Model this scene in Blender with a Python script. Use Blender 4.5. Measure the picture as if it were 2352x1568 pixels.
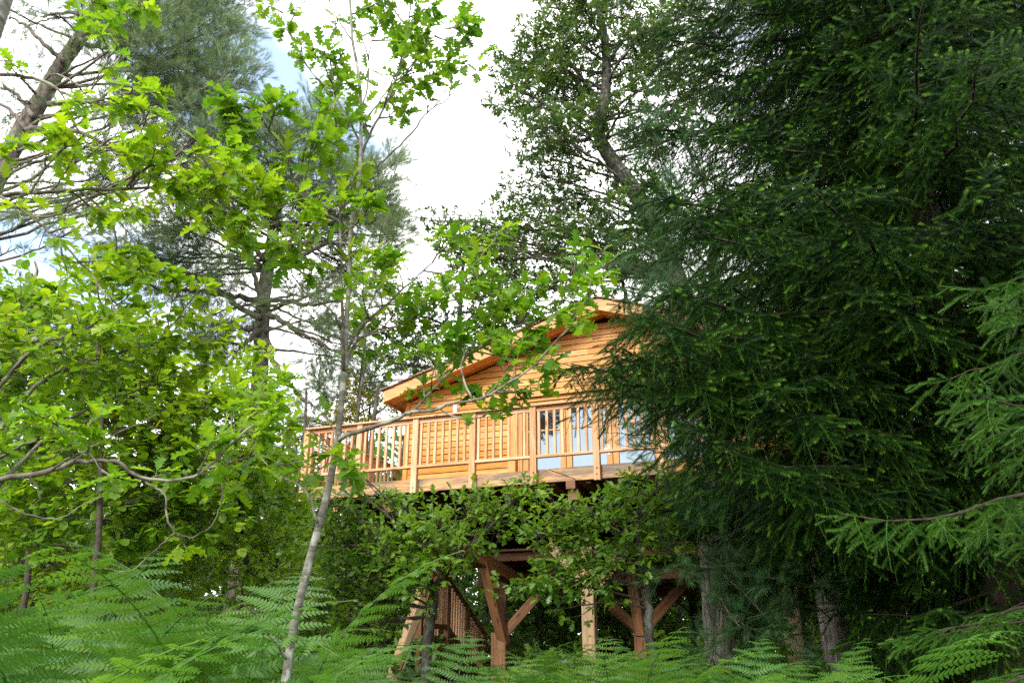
import bpy, math, random
from math import sin, cos, pi, radians, sqrt, atan2
from mathutils import Vector, Matrix, Euler
import numpy as np

scene = bpy.context.scene
for o in list(bpy.data.objects):
    bpy.data.objects.remove(o)

# ------------------------------------------------------------------ camera, world, sun, exposure
PITCH = radians(21.5)
EYE = Vector((0, 0, 1.5))
cam_data = bpy.data.cameras.new('camera')
cam_data.sensor_width = 36.0
cam_data.lens = 28.0
cam_data.clip_start = 0.05
cam_data.clip_end = 1500
cam_data.dof.use_dof = True
cam_data.dof.focus_distance = 12.0
cam_data.dof.aperture_fstop = 11.0
cam = bpy.data.objects.new('camera', cam_data)
cam.location = EYE
cam.rotation_euler = (pi / 2 + PITCH, 0, 0)
scene.collection.objects.link(cam)
scene.camera = cam

SUN_EL, SUN_AZ = radians(35), radians(-154)     # azimuth clockwise from +Y; the sun stands behind the camera's left shoulder
world = bpy.data.worlds.new('World')
scene.world = world
world.use_nodes = True
wn, wl = world.node_tree.nodes, world.node_tree.links
wn.clear()
w_out = wn.new('ShaderNodeOutputWorld')
sky = wn.new('ShaderNodeTexSky')
sky.sky_type = 'NISHITA'
sky.sun_disc = False
sky.sun_elevation = SUN_EL
sky.sun_rotation = SUN_AZ
sky.air_density = 1.2
bg_blue = wn.new('ShaderNodeBackground'); bg_blue.inputs['Strength'].default_value = 0.15
bg_cloud = wn.new('ShaderNodeBackground'); bg_cloud.inputs['Strength'].default_value = 1.0
bg_cloud.inputs['Color'].default_value = (1.0, 0.99, 0.975, 1)
w_tc = wn.new('ShaderNodeTexCoord')
w_map = wn.new('ShaderNodeMapping')
w_map.inputs['Location'].default_value = (-6.4469, -8.4828, -8.2503)
w_map.inputs['Scale'].default_value = (1.0, 1.0, 2.2)
w_no = wn.new('ShaderNodeTexNoise')
w_no.inputs['Scale'].default_value = 2.3
w_no.inputs['Detail'].default_value = 5.0
w_no.inputs['Roughness'].default_value = 0.5
w_ra = wn.new('ShaderNodeValToRGB')
w_ra.color_ramp.elements[0].position = 0.40
w_ra.color_ramp.elements[0].color = (0.10, 0.10, 0.10, 1)
w_ra.color_ramp.elements[1].position = 0.52
w_mix = wn.new('ShaderNodeMixShader')
wl.new(w_tc.outputs['Generated'], w_map.inputs['Vector'])
wl.new(w_map.outputs[0], w_no.inputs['Vector'])
wl.new(w_no.outputs['Fac'], w_ra.inputs['Fac'])
wl.new(sky.outputs[0], bg_blue.inputs['Color'])
wl.new(w_ra.outputs[0], w_mix.inputs[0])
wl.new(bg_blue.outputs[0], w_mix.inputs[1])
wl.new(bg_cloud.outputs[0], w_mix.inputs[2])
wl.new(w_mix.outputs[0], w_out.inputs['Surface'])

sun_data = bpy.data.lights.new('sun', 'SUN')
sun_data.energy = 1.5
sun_data.angle = radians(14)
sun_data.color = (1.0, 0.95, 0.86)
sun = bpy.data.objects.new('sun', sun_data)
sdir = Vector((sin(SUN_AZ) * cos(SUN_EL), cos(SUN_AZ) * cos(SUN_EL), sin(SUN_EL)))
sun.rotation_euler = (-sdir).to_track_quat('-Z', 'Y').to_euler()
sun.location = (0, 0, 60)
scene.collection.objects.link(sun)

scene.view_settings.view_transform = 'Standard'
scene.view_settings.look = 'None'
scene.view_settings.exposure = 1.68
scene.view_settings.gamma = 1.0
scene.view_settings.use_curve_mapping = False
scene.cycles.max_bounces = 8
scene.cycles.diffuse_bounces = 4
scene.cycles.transmission_bounces = 6
scene.cycles.use_denoising = False

# ------------------------------------------------------------------ helpers
FPX = 1829.0
CP, SP = cos(PITCH), sin(PITCH)
COL = scene.collection


def P(u, v, Y):
    """point at forward distance Y metres seen under a given bearing (u across, v down, photograph 2352 wide)"""
    x, y = (u - 1176) / FPX, (784 - v) / FPX
    d = Vector((x, CP - y * SP, y * CP + SP))
    return EYE + d * (Y / d.y)


def proj(q):
    q = q - EYE
    f = q.y * CP + q.z * SP
    if f < 0.05:
        return -9999, -9999
    return 1176 + FPX * q.x / f, 784 - FPX * (-q.y * SP + q.z * CP) / f


def link(o, parent=None):
    COL.objects.link(o)
    if parent is not None:
        o.parent = parent
    return o


def thing(name, loc, label, cat, group=None, rz=0.0):
    o = bpy.data.objects.new(name, None)
    o.empty_display_size = 0.2
    o.location = loc
    o.rotation_euler = (0, 0, rz)
    tag(o, label, cat, group)
    return link(o)


def tag(o, label, cat=None, group=None):
    o['label'] = label
    if cat:
        o['category'] = cat
    if group:
        o['group'] = group


class MB:
    """collects geometry for one mesh"""
    def __init__(self):
        self.v, self.f, self.uv, self.age = [], [], [], []

    def quad_strip_ring(self, rings, close_end=True):
        pass

    def tube(self, pts, rad, sides=6, jit=0.0, rng=random):
        n = len(pts)
        base = len(self.v)
        prev = None
        for i in range(n):
            if i == 0:
                t = pts[1] - pts[0]
            elif i == n - 1:
                t = pts[-1] - pts[-2]
            else:
                t = pts[i + 1] - pts[i - 1]
            if t.length < 1e-9:
                t = Vector((0, 0, 1))
            t = t.normalized()
            if prev is None:
                a = t.orthogonal().normalized()
            else:
                a = prev - t * prev.dot(t)
                if a.length < 1e-6:
                    a = t.orthogonal()
                a.normalize()
            prev = a
            b = t.cross(a)
            r = rad[i]
            for k in range(sides):
                an = 2 * pi * k / sides
                rr = r * (1 + (rng.uniform(-jit, jit) if jit else 0))
                self.v.append(pts[i] + a * (cos(an) * rr) + b * (sin(an) * rr))
        for i in range(n - 1):
            for k in range(sides):
                k2 = (k + 1) % sides
                self.f.append((base + i * sides + k, base + i * sides + k2, base + (i + 1) * sides + k2, base + (i + 1) * sides + k))
        self.f.append(tuple(base + (n - 1) * sides + k for k in range(sides)))
        self.f.append(tuple(base + k for k in reversed(range(sides))))

    def poly(self, pts):
        b = len(self.v)
        self.v.extend(pts)
        self.f.append(tuple(range(b, b + len(pts))))

    def prism(self, poly2, d0, d1, ax='xz'):
        """extrude polygon of (s,h) pairs between depths d0 and d1"""
        b = len(self.v)
        n = len(poly2)
        for d in (d0, d1):
            for p in poly2:
                if ax == 'xz':
                    self.v.append(Vector((p[0], d, p[1])))
                elif ax == 'yz':
                    self.v.append(Vector((d, p[0], p[1])))
                else:
                    self.v.append(Vector((p[0], p[1], d)))
        self.f.append(tuple(range(b, b + n)))
        self.f.append(tuple(reversed(range(b + n, b + 2 * n))))
        for i in range(n):
            j = (i + 1) % n
            self.f.append((b + i, b + n + i, b + n + j, b + j))

    def beam(self, p, q, w, h, up=Vector((0, 0, 1)), ch=0.006):
        """chamfered rectangular bar from p to q"""
        t = (q - p).normalized()
        s = t.cross(up)
        if s.length < 1e-4:
            s = t.cross(Vector((1, 0, 0)))
        s.normalize()
        u = s.cross(t).normalized()
        w2, h2 = w / 2, h / 2
        prof = [(w2 - ch, h2), (-w2 + ch, h2), (-w2, h2 - ch), (-w2, -h2 + ch), (-w2 + ch, -h2), (w2 - ch, -h2), (w2, -h2 + ch), (w2, h2 - ch)]
        b = len(self.v)
        for c in (p, q):
            for x, y in prof:
                self.v.append(c + s * x + u * y)
        for i in range(8):
            j = (i + 1) % 8
            self.f.append((b + i, b + j, b + 8 + j, b + 8 + i))
        self.f.append(tuple(b + i for i in reversed(range(8))))
        self.f.append(tuple(b + 8 + i for i in range(8)))

    def box(self, x0, x1, y0, y1, z0, z1):
        self.prism([(x0, z0), (x1, z0), (x1, z1), (x0, z1)], y0, y1)

    def mesh(self, name, mat, smooth=False, off=None):
        me = bpy.data.meshes.new(name)
        vs = self.v if off is None else [p - off for p in self.v]
        me.from_pydata(vs, [], self.f)
        if smooth:
            me.polygons.foreach_set('use_smooth', [True] * len(me.polygons))
        if self.uv:
            uvl = me.uv_layers.new(name='UVMap')
            li = np.empty(len(me.loops), dtype=np.int32)
            me.loops.foreach_get('vertex_index', li)
            uvl.data.foreach_set('uv', np.array(self.uv, dtype=np.float32)[li].ravel())
        if self.age:
            a = me.attributes.new('age', 'FLOAT', 'POINT')
            a.data.foreach_set('value', np.array(self.age, dtype=np.float32))
        if mat is not None:
            for m in (mat if isinstance(mat, (list, tuple)) else [mat]):
                me.materials.append(m)
        me.update()
        return me

    def build(self, name, mat, parent=None, smooth=False, off=None, kind=None):
        o = bpy.data.objects.new(name, self.mesh(name, mat, smooth, off))
        if kind:
            o['kind'] = kind
        return link(o, parent)


def smooth_path(pts, n=6):
    """Catmull-Rom through pts"""
    out = []
    P_ = [pts[0] * 2 - pts[1]] + list(pts) + [pts[-1] * 2 - pts[-2]]
    for i in range(1, len(P_) - 2):
        a, b, c, d = P_[i - 1], P_[i], P_[i + 1], P_[i + 2]
        for k in range(n):
            t = k / n
            out.append(0.5 * ((2 * b) + (c - a) * t + (2 * a - 5 * b + 4 * c - d) * t * t + (3 * b - a - 3 * c + d) * t ** 3))
    out.append(pts[-1].copy())
    return out


def path_at(pts, t):
    x = t * (len(pts) - 1)
    i = min(int(x), len(pts) - 2)
    return pts[i].lerp(pts[i + 1], x - i), (pts[i + 1] - pts[i]).normalized()


def rand_unit(rng):
    z = rng.uniform(-1, 1)
    a = rng.uniform(0, 2 * pi)
    r = sqrt(1 - z * z)
    return Vector((r * cos(a), r * sin(a), z))


# ------------------------------------------------------------------ geometry-node scatter for uncountable foliage
def scatter_group(name, protos):
    ng = bpy.data.node_groups.new(name, 'GeometryNodeTree')
    ng.interface.new_socket('Geometry', in_out='INPUT', socket_type='NodeSocketGeometry')
    ng.interface.new_socket('Geometry', in_out='OUTPUT', socket_type='NodeSocketGeometry')
    N, L = ng.nodes.new, ng.links.new
    gi, go = N('NodeGroupInput'), N('NodeGroupOutput')
    ins = N('GeometryNodeInstanceOnPoints')
    ins.inputs['Pick Instance'].default_value = True
    join = N('GeometryNodeJoinGeometry')
    for p in reversed(protos):
        oi = N('GeometryNodeObjectInfo')
        oi.inputs['Object'].default_value = p
        g2i = N('GeometryNodeGeometryToInstance')
        L(oi.outputs['Geometry'], g2i.inputs[0])
        L(g2i.outputs[0], join.inputs[0])
    def attr(nm, ty):
        a = N('GeometryNodeInputNamedAttribute')
        a.data_type = ty
        a.inputs['Name'].default_value = nm
        return a.outputs['Attribute']
    e2r = N('FunctionNodeEulerToRotation')
    L(attr('rot', 'FLOAT_VECTOR'), e2r.inputs[0])
    L(gi.outputs[0], ins.inputs['Points'])
    L(join.outputs[0], ins.inputs['Instance'])
    L(attr('pick', 'INT'), ins.inputs['Instance Index'])
    L(e2r.outputs[0], ins.inputs['Rotation'])
    L(attr('scl', 'FLOAT'), ins.inputs['Scale'])
    L(ins.outputs[0], go.inputs[0])
    return ng


def frame_of(dirv, up):
    """right-handed frame: y along dirv, z near up"""
    y = dirv.normalized()
    x = y.cross(up)
    if x.length < 1e-5:
        x = y.orthogonal()
    x.normalize()
    z = x.cross(y)
    return Matrix((x, y, z)).transposed()


def scatter(name, ng, items, parent=None, off=Vector((0, 0, 0)), nproto=1, seed=0, label=None, cat=None, group=None):
    """items: list of (pos, dir, up, scale)"""
    rng = random.Random(seed)
    n = len(items)
    me = bpy.data.meshes.new(name)
    me.from_pydata([it[0] - off for it in items], [], [])
    R = np.empty((n, 3), np.float32)
    S = np.empty(n, np.float32)
    K = np.empty(n, np.int32)
    for i, it in enumerate(items):
        e = frame_of(it[1], it[2]).to_euler()
        R[i] = (e.x, e.y, e.z)
        S[i] = it[3]
        K[i] = rng.randrange(nproto)
    me.attributes.new('rot', 'FLOAT_VECTOR', 'POINT').data.foreach_set('vector', R.ravel())
    me.attributes.new('scl', 'FLOAT', 'POINT').data.foreach_set('value', S)
    me.attributes.new('pick', 'INT', 'POINT').data.foreach_set('value', K)
    o = bpy.data.objects.new(name, me)
    o['kind'] = 'stuff'
    if label:
        tag(o, label, cat, group)
    md = o.modifiers.new('scatter', 'NODES')
    md.node_group = ng
    return link(o, parent)


# ------------------------------------------------------------------ materials
def new_mat(name):
    m = bpy.data.materials.new(name)
    m.use_nodes = True
    nt = m.node_tree
    b = nt.nodes['Principled BSDF']
    return m, nt, b


def ramp(nt, stops):
    r = nt.nodes.new('ShaderNodeValToRGB')
    cr = r.color_ramp
    while len(cr.elements) < len(stops):
        cr.elements.new(0.5)
    for e, (p, c) in zip(cr.elements, stops):
        e.position = p
        e.color = (c[0], c[1], c[2], 1)
    return r


def leaf_mat(name, cols, trans, tfac=0.45, rough=0.38, spec=0.5, young=None, clump=0.7):
    """cols: three reflectance colours picked per leaf; trans: (tint) of the light that shines through"""
    m, nt, b = new_mat(name)
    N, L = nt.nodes.new, nt.links.new
    oi = N('ShaderNodeObjectInfo')
    geo = N('ShaderNodeNewGeometry')
    noi = N('ShaderNodeTexNoise'); noi.inputs['Scale'].default_value = clump; noi.inputs['Detail'].default_value = 2
    L(geo.outputs['Position'], noi.inputs['Vector'])
    mixv = N('ShaderNodeMath'); mixv.operation = 'MULTIPLY_ADD'; mixv.inputs[1].default_value = 0.62; mixv.inputs[2].default_value = -0.31 + 0.0
    L(oi.outputs['Random'], mixv.inputs[0])
    add = N('ShaderNodeMath'); add.operation = 'ADD'; add.use_clamp = True
    L(mixv.outputs[0], add.inputs[0]); L(noi.outputs['Fac'], add.inputs[1])
    r = ramp(nt, [(0.18, cols[0]), (0.5, cols[1]), (0.82, cols[2])])
    L(add.outputs[0], r.inputs['Fac'])
    col = r.outputs[0]
    if young is not None:
        at = N('ShaderNodeAttribute'); at.attribute_name = 'age'
        mx = N('ShaderNodeMix'); mx.data_type = 'RGBA'
        L(at.outputs['Fac'], mx.inputs[0]); L(col, mx.inputs[6]); mx.inputs[7].default_value = (*young, 1)
        col = mx.outputs[2]
    L(col, b.inputs['Base Color'])
    b.inputs['Roughness'].default_value = rough
    b.inputs['Specular IOR Level'].default_value = spec
    if tfac > 0:
        tr = N('ShaderNodeBsdfTranslucent')
        mt = N('ShaderNodeMix'); mt.data_type = 'RGBA'; mt.blend_type = 'MULTIPLY'; mt.inputs[0].default_value = 1
        L(col, mt.inputs[6]); mt.inputs[7].default_value = (*trans, 1)
        L(mt.outputs[2], tr.inputs['Color'])
        ms = N('ShaderNodeMixShader'); ms.inputs[0].default_value = tfac
        L(b.outputs[0], ms.inputs[1]); L(tr.outputs[0], ms.inputs[2])
        L(ms.outputs[0], nt.nodes['Material Output'].inputs['Surface'])
    return m


def bark_mat(name, c0, c1, scale=(14, 14, 3), rough=0.9, bump=0.6, lichen=None, detail=6, bdist=0.02):
    m, nt, b = new_mat(name)
    N, L = nt.nodes.new, nt.links.new
    tc = N('ShaderNodeNewGeometry')
    mp = N('ShaderNodeMapping'); mp.inputs['Scale'].default_value = scale
    L(tc.outputs['Position'], mp.inputs['Vector'])
    no = N('ShaderNodeTexNoise'); no.inputs['Scale'].default_value = 1; no.inputs['Detail'].default_value = detail; no.inputs['Roughness'].default_value = 0.65
    L(mp.outputs[0], no.inputs['Vector'])
    r = ramp(nt, [(0.35, c0), (0.65, c1)])
    L(no.outputs['Fac'], r.inputs['Fac'])
    col = r.outputs[0]
    if lichen:
        n2 = N('ShaderNodeTexNoise'); n2.inputs['Scale'].default_value = 9; n2.inputs['Detail'].default_value = 5
        L(tc.outputs['Position'], n2.inputs['Vector'])
        r2 = ramp(nt, [(0.52, (0, 0, 0)), (0.6, (1, 1, 1))])
        L(n2.outputs['Fac'], r2.inputs['Fac'])
        mx = N('ShaderNodeMix'); mx.data_type = 'RGBA'
        L(r2.outputs[0], mx.inputs[0]); L(col, mx.inputs[6]); mx.inputs[7].default_value = (*lichen, 1)
        col = mx.outputs[2]
    L(col, b.inputs['Base Color'])
    b.inputs['Roughness'].default_value = rough
    b.inputs['Specular IOR Level'].default_value = 0.25
    bp = N('ShaderNodeBump'); bp.inputs['Strength'].default_value = bump; bp.inputs['Distance'].default_value = bdist
    L(no.outputs['Fac'], bp.inputs['Height'])
    L(bp.outputs[0], b.inputs['Normal'])
    return m


def wood_mat(name, c_dark, c_mid, c_light, axis='x', rough=0.6, knots=True, weather=None, var=0.25, bump=0.15):
    """sawn softwood: grain along one object axis, knots, tone that differs from board to board"""
    m, nt, b = new_mat(name)
    N, L = nt.nodes.new, nt.links.new
    tc = N('ShaderNodeTexCoord')
    oi = N('ShaderNodeObjectInfo')
    off = N('ShaderNodeVectorMath'); off.operation = 'SCALE'; off.inputs['Scale'].default_value = 37.0
    comb = N('ShaderNodeCombineXYZ')
    for i in range(3):
        L(oi.outputs['Random'], comb.inputs[i])
    L(comb.outputs[0], off.inputs[0])
    add = N('ShaderNodeVectorMath'); add.operation = 'ADD'
    L(tc.outputs['Object'], add.inputs[0]); L(off.outputs[0], add.inputs[1])
    s = {'x': (1.6, 22, 22), 'y': (22, 1.6, 22), 'z': (22, 22, 1.6)}[axis]
    mp = N('ShaderNodeMapping'); mp.inputs['Scale'].default_value = s
    L(add.outputs[0], mp.inputs['Vector'])
    no = N('ShaderNodeTexNoise'); no.inputs['Scale'].default_value = 1.6; no.inputs['Detail'].default_value = 5; no.inputs['Distortion'].default_value = 0.6
    L(mp.outputs[0], no.inputs['Vector'])
    r = ramp(nt, [(0.3, c_dark), (0.5, c_mid), (0.72, c_light)])
    L(no.outputs['Fac'], r.inputs['Fac'])
    col = r.outputs[0]
    # board to board tone
    hv = N('ShaderNodeHueSaturation')
    mr = N('ShaderNodeMapRange'); mr.inputs['To Min'].default_value = 1 - var; mr.inputs['To Max'].default_value = 1 + var
    L(oi.outputs['Random'], mr.inputs[0])
    L(mr.outputs[0], hv.inputs['Value'])
    mr2 = N('ShaderNodeMapRange'); mr2.inputs['To Min'].default_value = 1.06; mr2.inputs['To Max'].default_value = 0.92
    L(oi.outputs['Random'], mr2.inputs[0]); L(mr2.outputs[0], hv.inputs['Saturation'])
    L(col, hv.inputs['Color'])
    col = hv.outputs[0]
    if knots:
        sk = {'x': (2.2, 7.5, 7.5), 'y': (7.5, 2.2, 7.5), 'z': (7.5, 7.5, 2.2)}[axis]
        mk = N('ShaderNodeMapping'); mk.inputs['Scale'].default_value = sk
        L(add.outputs[0], mk.inputs['Vector'])
        vo = N('ShaderNodeTexVoronoi'); vo.inputs['Scale'].default_value = 1.0
        L(mk.outputs[0], vo.inputs['Vector'])
        rk = ramp(nt, [(0.06, (1, 1, 1)), (0.17, (0, 0, 0))])
        L(vo.outputs['Distance'], rk.inputs['Fac'])
        mx = N('ShaderNodeMix'); mx.data_type = 'RGBA'
        L(rk.outputs[0], mx.inputs[0]); L(col, mx.inputs[6])
        mx.inputs[7].default_value = (c_dark[0] * 0.55, c_dark[1] * 0.42, c_dark[2] * 0.4, 1)
        col = mx.outputs[2]
    if weather:
        wc, crack = weather
        n3 = N('ShaderNodeTexNoise'); n3.inputs['Scale'].default_value = 1.3; n3.inputs['Detail'].default_value = 6; n3.inputs['Roughness'].default_value = 0.7
        m3 = N('ShaderNodeMapping'); m3.inputs['Scale'].default_value = {'x': (0.9, 3, 5), 'y': (3, .9, 5), 'z': (5, 5, .9)}[axis]
        L(add.outputs[0], m3.inputs['Vector']); L(m3.outputs[0], n3.inputs['Vector'])
        r3 = ramp(nt, [(0.42, (0, 0, 0)), (0.58, (1, 1, 1))])
        L(n3.outputs['Fac'], r3.inputs['Fac'])
        mg = N('ShaderNodeMix'); mg.data_type = 'RGBA'
        L(r3.outputs[0], mg.inputs[0]); L(col, mg.inputs[6])
        gr = N('ShaderNodeMix'); gr.data_type = 'RGBA'; gr.blend_type = 'MULTIPLY'; gr.inputs[0].default_value = 0.6
        gr.inputs[6].default_value = (*wc, 1)
        rg = ramp(nt, [(0.3, (0.45, 0.45, 0.45)), (0.7, (1.25, 1.25, 1.25))]); L(no.outputs['Fac'], rg.inputs['Fac'])
        L(rg.outputs[0], gr.inputs[7]); L(gr.outputs[2], mg.inputs[7])
        # long dark drying cracks
        n4 = N('ShaderNodeTexNoise'); n4.inputs['Scale'].default_value = 1.0; n4.inputs['Detail'].default_value = 3
        m4 = N('ShaderNodeMapping'); m4.inputs['Scale'].default_value = {'x': (1.1, 18, 26), 'y': (18, 1.1, 26), 'z': (20, 20, 1.1)}[axis]
        L(add.outputs[0], m4.inputs['Vector']); L(m4.outputs[0], n4.inputs['Vector'])
        r4 = ramp(nt, [(0.30, (1, 1, 1)), (0.36, (0, 0, 0))])
        L(n4.outputs['Fac'], r4.inputs['Fac'])
        mc = N('ShaderNodeMix'); mc.data_type = 'RGBA'
        L(r4.outputs[0], mc.inputs[0]); L(mg.outputs[2], mc.inputs[6]); mc.inputs[7].default_value = (*crack, 1)
        col = mc.outputs[2]
    L(col, b.inputs['Base Color'])
    b.inputs['Roughness'].default_value = rough
    b.inputs['Specular IOR Level'].default_value = 0.3
    bp = N('ShaderNodeBump'); bp.inputs['Strength'].default_value = bump; bp.inputs['Distance'].default_value = 0.004
    L(no.outputs['Fac'], bp.inputs['Height']); L(bp.outputs[0], b.inputs['Normal'])
    return m


def plain_mat(name, c, rough=0.6, metal=0.0):
    m, nt, b = new_mat(name)
    N, L = nt.nodes.new, nt.links.new
    no = N('ShaderNodeTexNoise'); no.inputs['Scale'].default_value = 25; no.inputs['Detail'].default_value = 4
    r = ramp(nt, [(0.3, tuple(x * 0.8 for x in c)), (0.7, c)])
    L(no.outputs['Fac'], r.inputs['Fac']); L(r.outputs[0], b.inputs['Base Color'])
    b.inputs['Roughness'].default_value = rough
    b.inputs['Metallic'].default_value = metal
    return m


M = {}
M['siding'] = wood_mat('siding_wood', (0.36, 0.130, 0.020), (0.475, 0.212, 0.040), (0.58, 0.29, 0.068), 'x', 0.5, True, var=0.22)
M['siding_v'] = wood_mat('post_wood', (0.38, 0.135, 0.022), (0.50, 0.195, 0.036), (0.58, 0.25, 0.055), 'z', 0.5, True, var=0.12)
M['rail_x'] = wood_mat('larch_rail', (0.36, 0.17, 0.075), (0.50, 0.27, 0.135), (0.60, 0.36, 0.21), 'x', 0.65, True, var=0.15)
M['rail_y'] = wood_mat('larch_rail_side', (0.36, 0.17, 0.075), (0.50, 0.27, 0.135), (0.60, 0.36, 0.21), 'y', 0.65, True, var=0.15)
M['rail_z'] = wood_mat('larch_baluster', (0.37, 0.18, 0.08), (0.52, 0.285, 0.145), (0.62, 0.38, 0.23), 'z', 0.65, True, var=0.15)
M['rim'] = wood_mat('weathered_rim_beam', (0.26, 0.11, 0.03), (0.42, 0.205, 0.068), (0.52, 0.30, 0.13), 'x', 0.8, True, ((0.20, 0.15, 0.11), (0.02, 0.014, 0.010)), bump=0.5, var=0.1)
M['fascia'] = wood_mat('fascia_wood', (0.38, 0.165, 0.055), (0.50, 0.25, 0.095), (0.58, 0.32, 0.14), 'x', 0.6, True, var=0.1)
M['brown_x'] = wood_mat('shade_brown_beam_wood', (0.08, 0.032, 0.012), (0.14, 0.060, 0.023), (0.20, 0.092, 0.036), 'x', 0.65, True, var=0.15)  # brown timber, darkened further to carry the shade under the deck
M['brown_z'] = wood_mat('shade_brown_post_wood', (0.08, 0.032, 0.012), (0.14, 0.060, 0.023), (0.20, 0.092, 0.036), 'z', 0.65, True, var=0.15)  # same brown for uprights, under-deck shade put into the tone
M['tan_z'] = wood_mat('bare_post_wood', (0.25, 0.14, 0.06), (0.36, 0.215, 0.10), (0.44, 0.28, 0.14), 'z', 0.7, True, ((0.28, 0.20, 0.12), (0.04, 0.025, 0.015)), var=0.05, bump=0.4)
M['door'] = wood_mat('door_wood', (0.33, 0.15, 0.045), (0.43, 0.21, 0.07), (0.50, 0.27, 0.10), 'z', 0.45, False, var=0.06)
M['shingle'] = wood_mat('roof_shingle', (0.10, 0.07, 0.05), (0.19, 0.13, 0.085), (0.28, 0.20, 0.14), 'y', 0.9, False, var=0.3)
M['dark'] = plain_mat('dark_backing', (0.03, 0.018, 0.01), 0.9)
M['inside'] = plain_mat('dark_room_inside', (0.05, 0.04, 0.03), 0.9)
M['steel'] = plain_mat('galvanised_steel', (0.5, 0.5, 0.5), 0.35, 1.0)
M['white'] = plain_mat('white_plastic', (0.75, 0.75, 0.72), 0.4)
gm, nt, b = new_mat('window_glass')
b.inputs['Base Color'].default_value = (0.012, 0.014, 0.016, 1)
b.inputs['Roughness'].default_value = 0.02
b.inputs['Specular IOR Level'].default_value = 0.5
b.inputs['IOR'].default_value = 2.5
b.inputs['Specular Tint'].default_value = (0.74, 0.89, 1.0, 1)  # blue put into the reflection tint to imitate a bluer mirrored sky
gn = nt.nodes.new('ShaderNodeTexNoise'); gn.inputs['Scale'].default_value = 1.6; gn.inputs['Detail'].default_value = 1
gb = nt.nodes.new('ShaderNodeBump'); gb.inputs['Strength'].default_value = 0.05; gb.inputs['Distance'].default_value = 0.05
nt.links.new(gn.outputs['Fac'], gb.inputs['Height']); nt.links.new(gb.outputs[0], b.inputs['Normal'])
M['glass'] = gm

M['oak_lime'] = leaf_mat('lime_oak_leaf', [(0.085, 0.20, 0.012), (0.13, 0.25, 0.012), (0.19, 0.30, 0.012)], (2.1, 1.9, 1.0), 0.52, 0.42)
M['oak_young'] = leaf_mat('green_oak_leaf', [(0.060, 0.155, 0.012), (0.10, 0.20, 0.012), (0.16, 0.25, 0.012)], (2.0, 1.95, 1.0), 0.5, 0.40)
M['oak_mid'] = leaf_mat('shrub_oak_leaf', [(0.065, 0.155, 0.017), (0.105, 0.205, 0.017), (0.165, 0.26, 0.018)], (1.9, 1.85, 1.0), 0.46, 0.36)
M['hazel'] = leaf_mat('hazel_leaf', [(0.085, 0.19, 0.013), (0.13, 0.235, 0.013), (0.20, 0.29, 0.014)], (2.1, 2.0, 1.0), 0.5, 0.42)
M['oak_far'] = leaf_mat('tall_oak_leaf', [(0.043, 0.090, 0.020), (0.066, 0.125, 0.022), (0.105, 0.17, 0.024)], (1.4, 1.5, 1.0), 0.35, 0.40, clump=0.35)
M['wood_leaf'] = leaf_mat('forest_leaf', [(0.045, 0.10, 0.016), (0.075, 0.15, 0.018), (0.13, 0.205, 0.02)], (1.7, 1.8, 1.0), 0.45, 0.45, clump=0.25)
M['yellow_leaf'] = leaf_mat('yellowing_leaf', [(0.12, 0.15, 0.015), (0.20, 0.20, 0.015), (0.30, 0.24, 0.012)], (1.6, 1.5, 0.8), 0.45, 0.45)
M['spruce'] = leaf_mat('spruce_needle', [(0.005, 0.019, 0.004), (0.011, 0.038, 0.006), (0.026, 0.072, 0.008)], (1.3, 1.4, 1.0), 0.12, 0.55, 0.15, young=(0.10, 0.225, 0.016), clump=0.6)  # young colour serves new growth and also paints the tips as lit
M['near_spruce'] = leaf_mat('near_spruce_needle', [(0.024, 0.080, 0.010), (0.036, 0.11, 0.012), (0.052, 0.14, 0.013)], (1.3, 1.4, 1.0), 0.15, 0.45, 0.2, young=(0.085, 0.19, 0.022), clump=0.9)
M['pine'] = leaf_mat('maritime_pine_needle', [(0.095, 0.145, 0.062), (0.13, 0.19, 0.08), (0.17, 0.24, 0.105)], (1.5, 1.5, 1.25), 0.38, 0.45, 0.35, clump=0.3)
M['white_pine'] = leaf_mat('soft_pine_needle', [(0.032, 0.088, 0.026), (0.046, 0.115, 0.034), (0.065, 0.145, 0.045)], (1.2, 1.3, 1.0), 0.2, 0.45, 0.35, clump=0.6)
M['fern'] = leaf_mat('bracken_frond', [(0.045, 0.14, 0.024), (0.07, 0.18, 0.026), (0.12, 0.23, 0.024)], (1.6, 1.7, 1.1), 0.42, 0.40, 0.5, young=(0.14, 0.25, 0.035), clump=0.8)
M['dry_fern'] = leaf_mat('dry_bracken_frond', [(0.16, 0.07, 0.02), (0.22, 0.10, 0.03), (0.28, 0.14, 0.05)], (1.3, 1.2, 1.0), 0.3, 0.7, 0.2)
M['bark_young'] = bark_mat('young_oak_bark', (0.10, 0.09, 0.07), (0.25, 0.24, 0.20), (9, 9, 38), 0.8, 0.25, (0.40, 0.40, 0.35), bdist=0.012)
M['bark_limb'] = bark_mat('oak_limb_bark', (0.05, 0.042, 0.03), (0.17, 0.15, 0.115), (20, 20, 20), 0.85, 0.3, (0.22, 0.22, 0.17), bdist=0.004)
M['bark_twig'] = bark_mat('twig_bark', (0.10, 0.085, 0.05), (0.20, 0.18, 0.12), (30, 30, 30), 0.8, 0.2)
M['bark_dark_twig'] = bark_mat('dark_twig_bark', (0.035, 0.028, 0.02), (0.075, 0.06, 0.045), (30, 30, 30), 0.85, 0.2)
M['bark_pine'] = bark_mat('pine_bark', (0.075, 0.062, 0.052), (0.27, 0.235, 0.20), (11, 11, 4.5), 0.95, 1.0, None, bdist=0.05)
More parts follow.
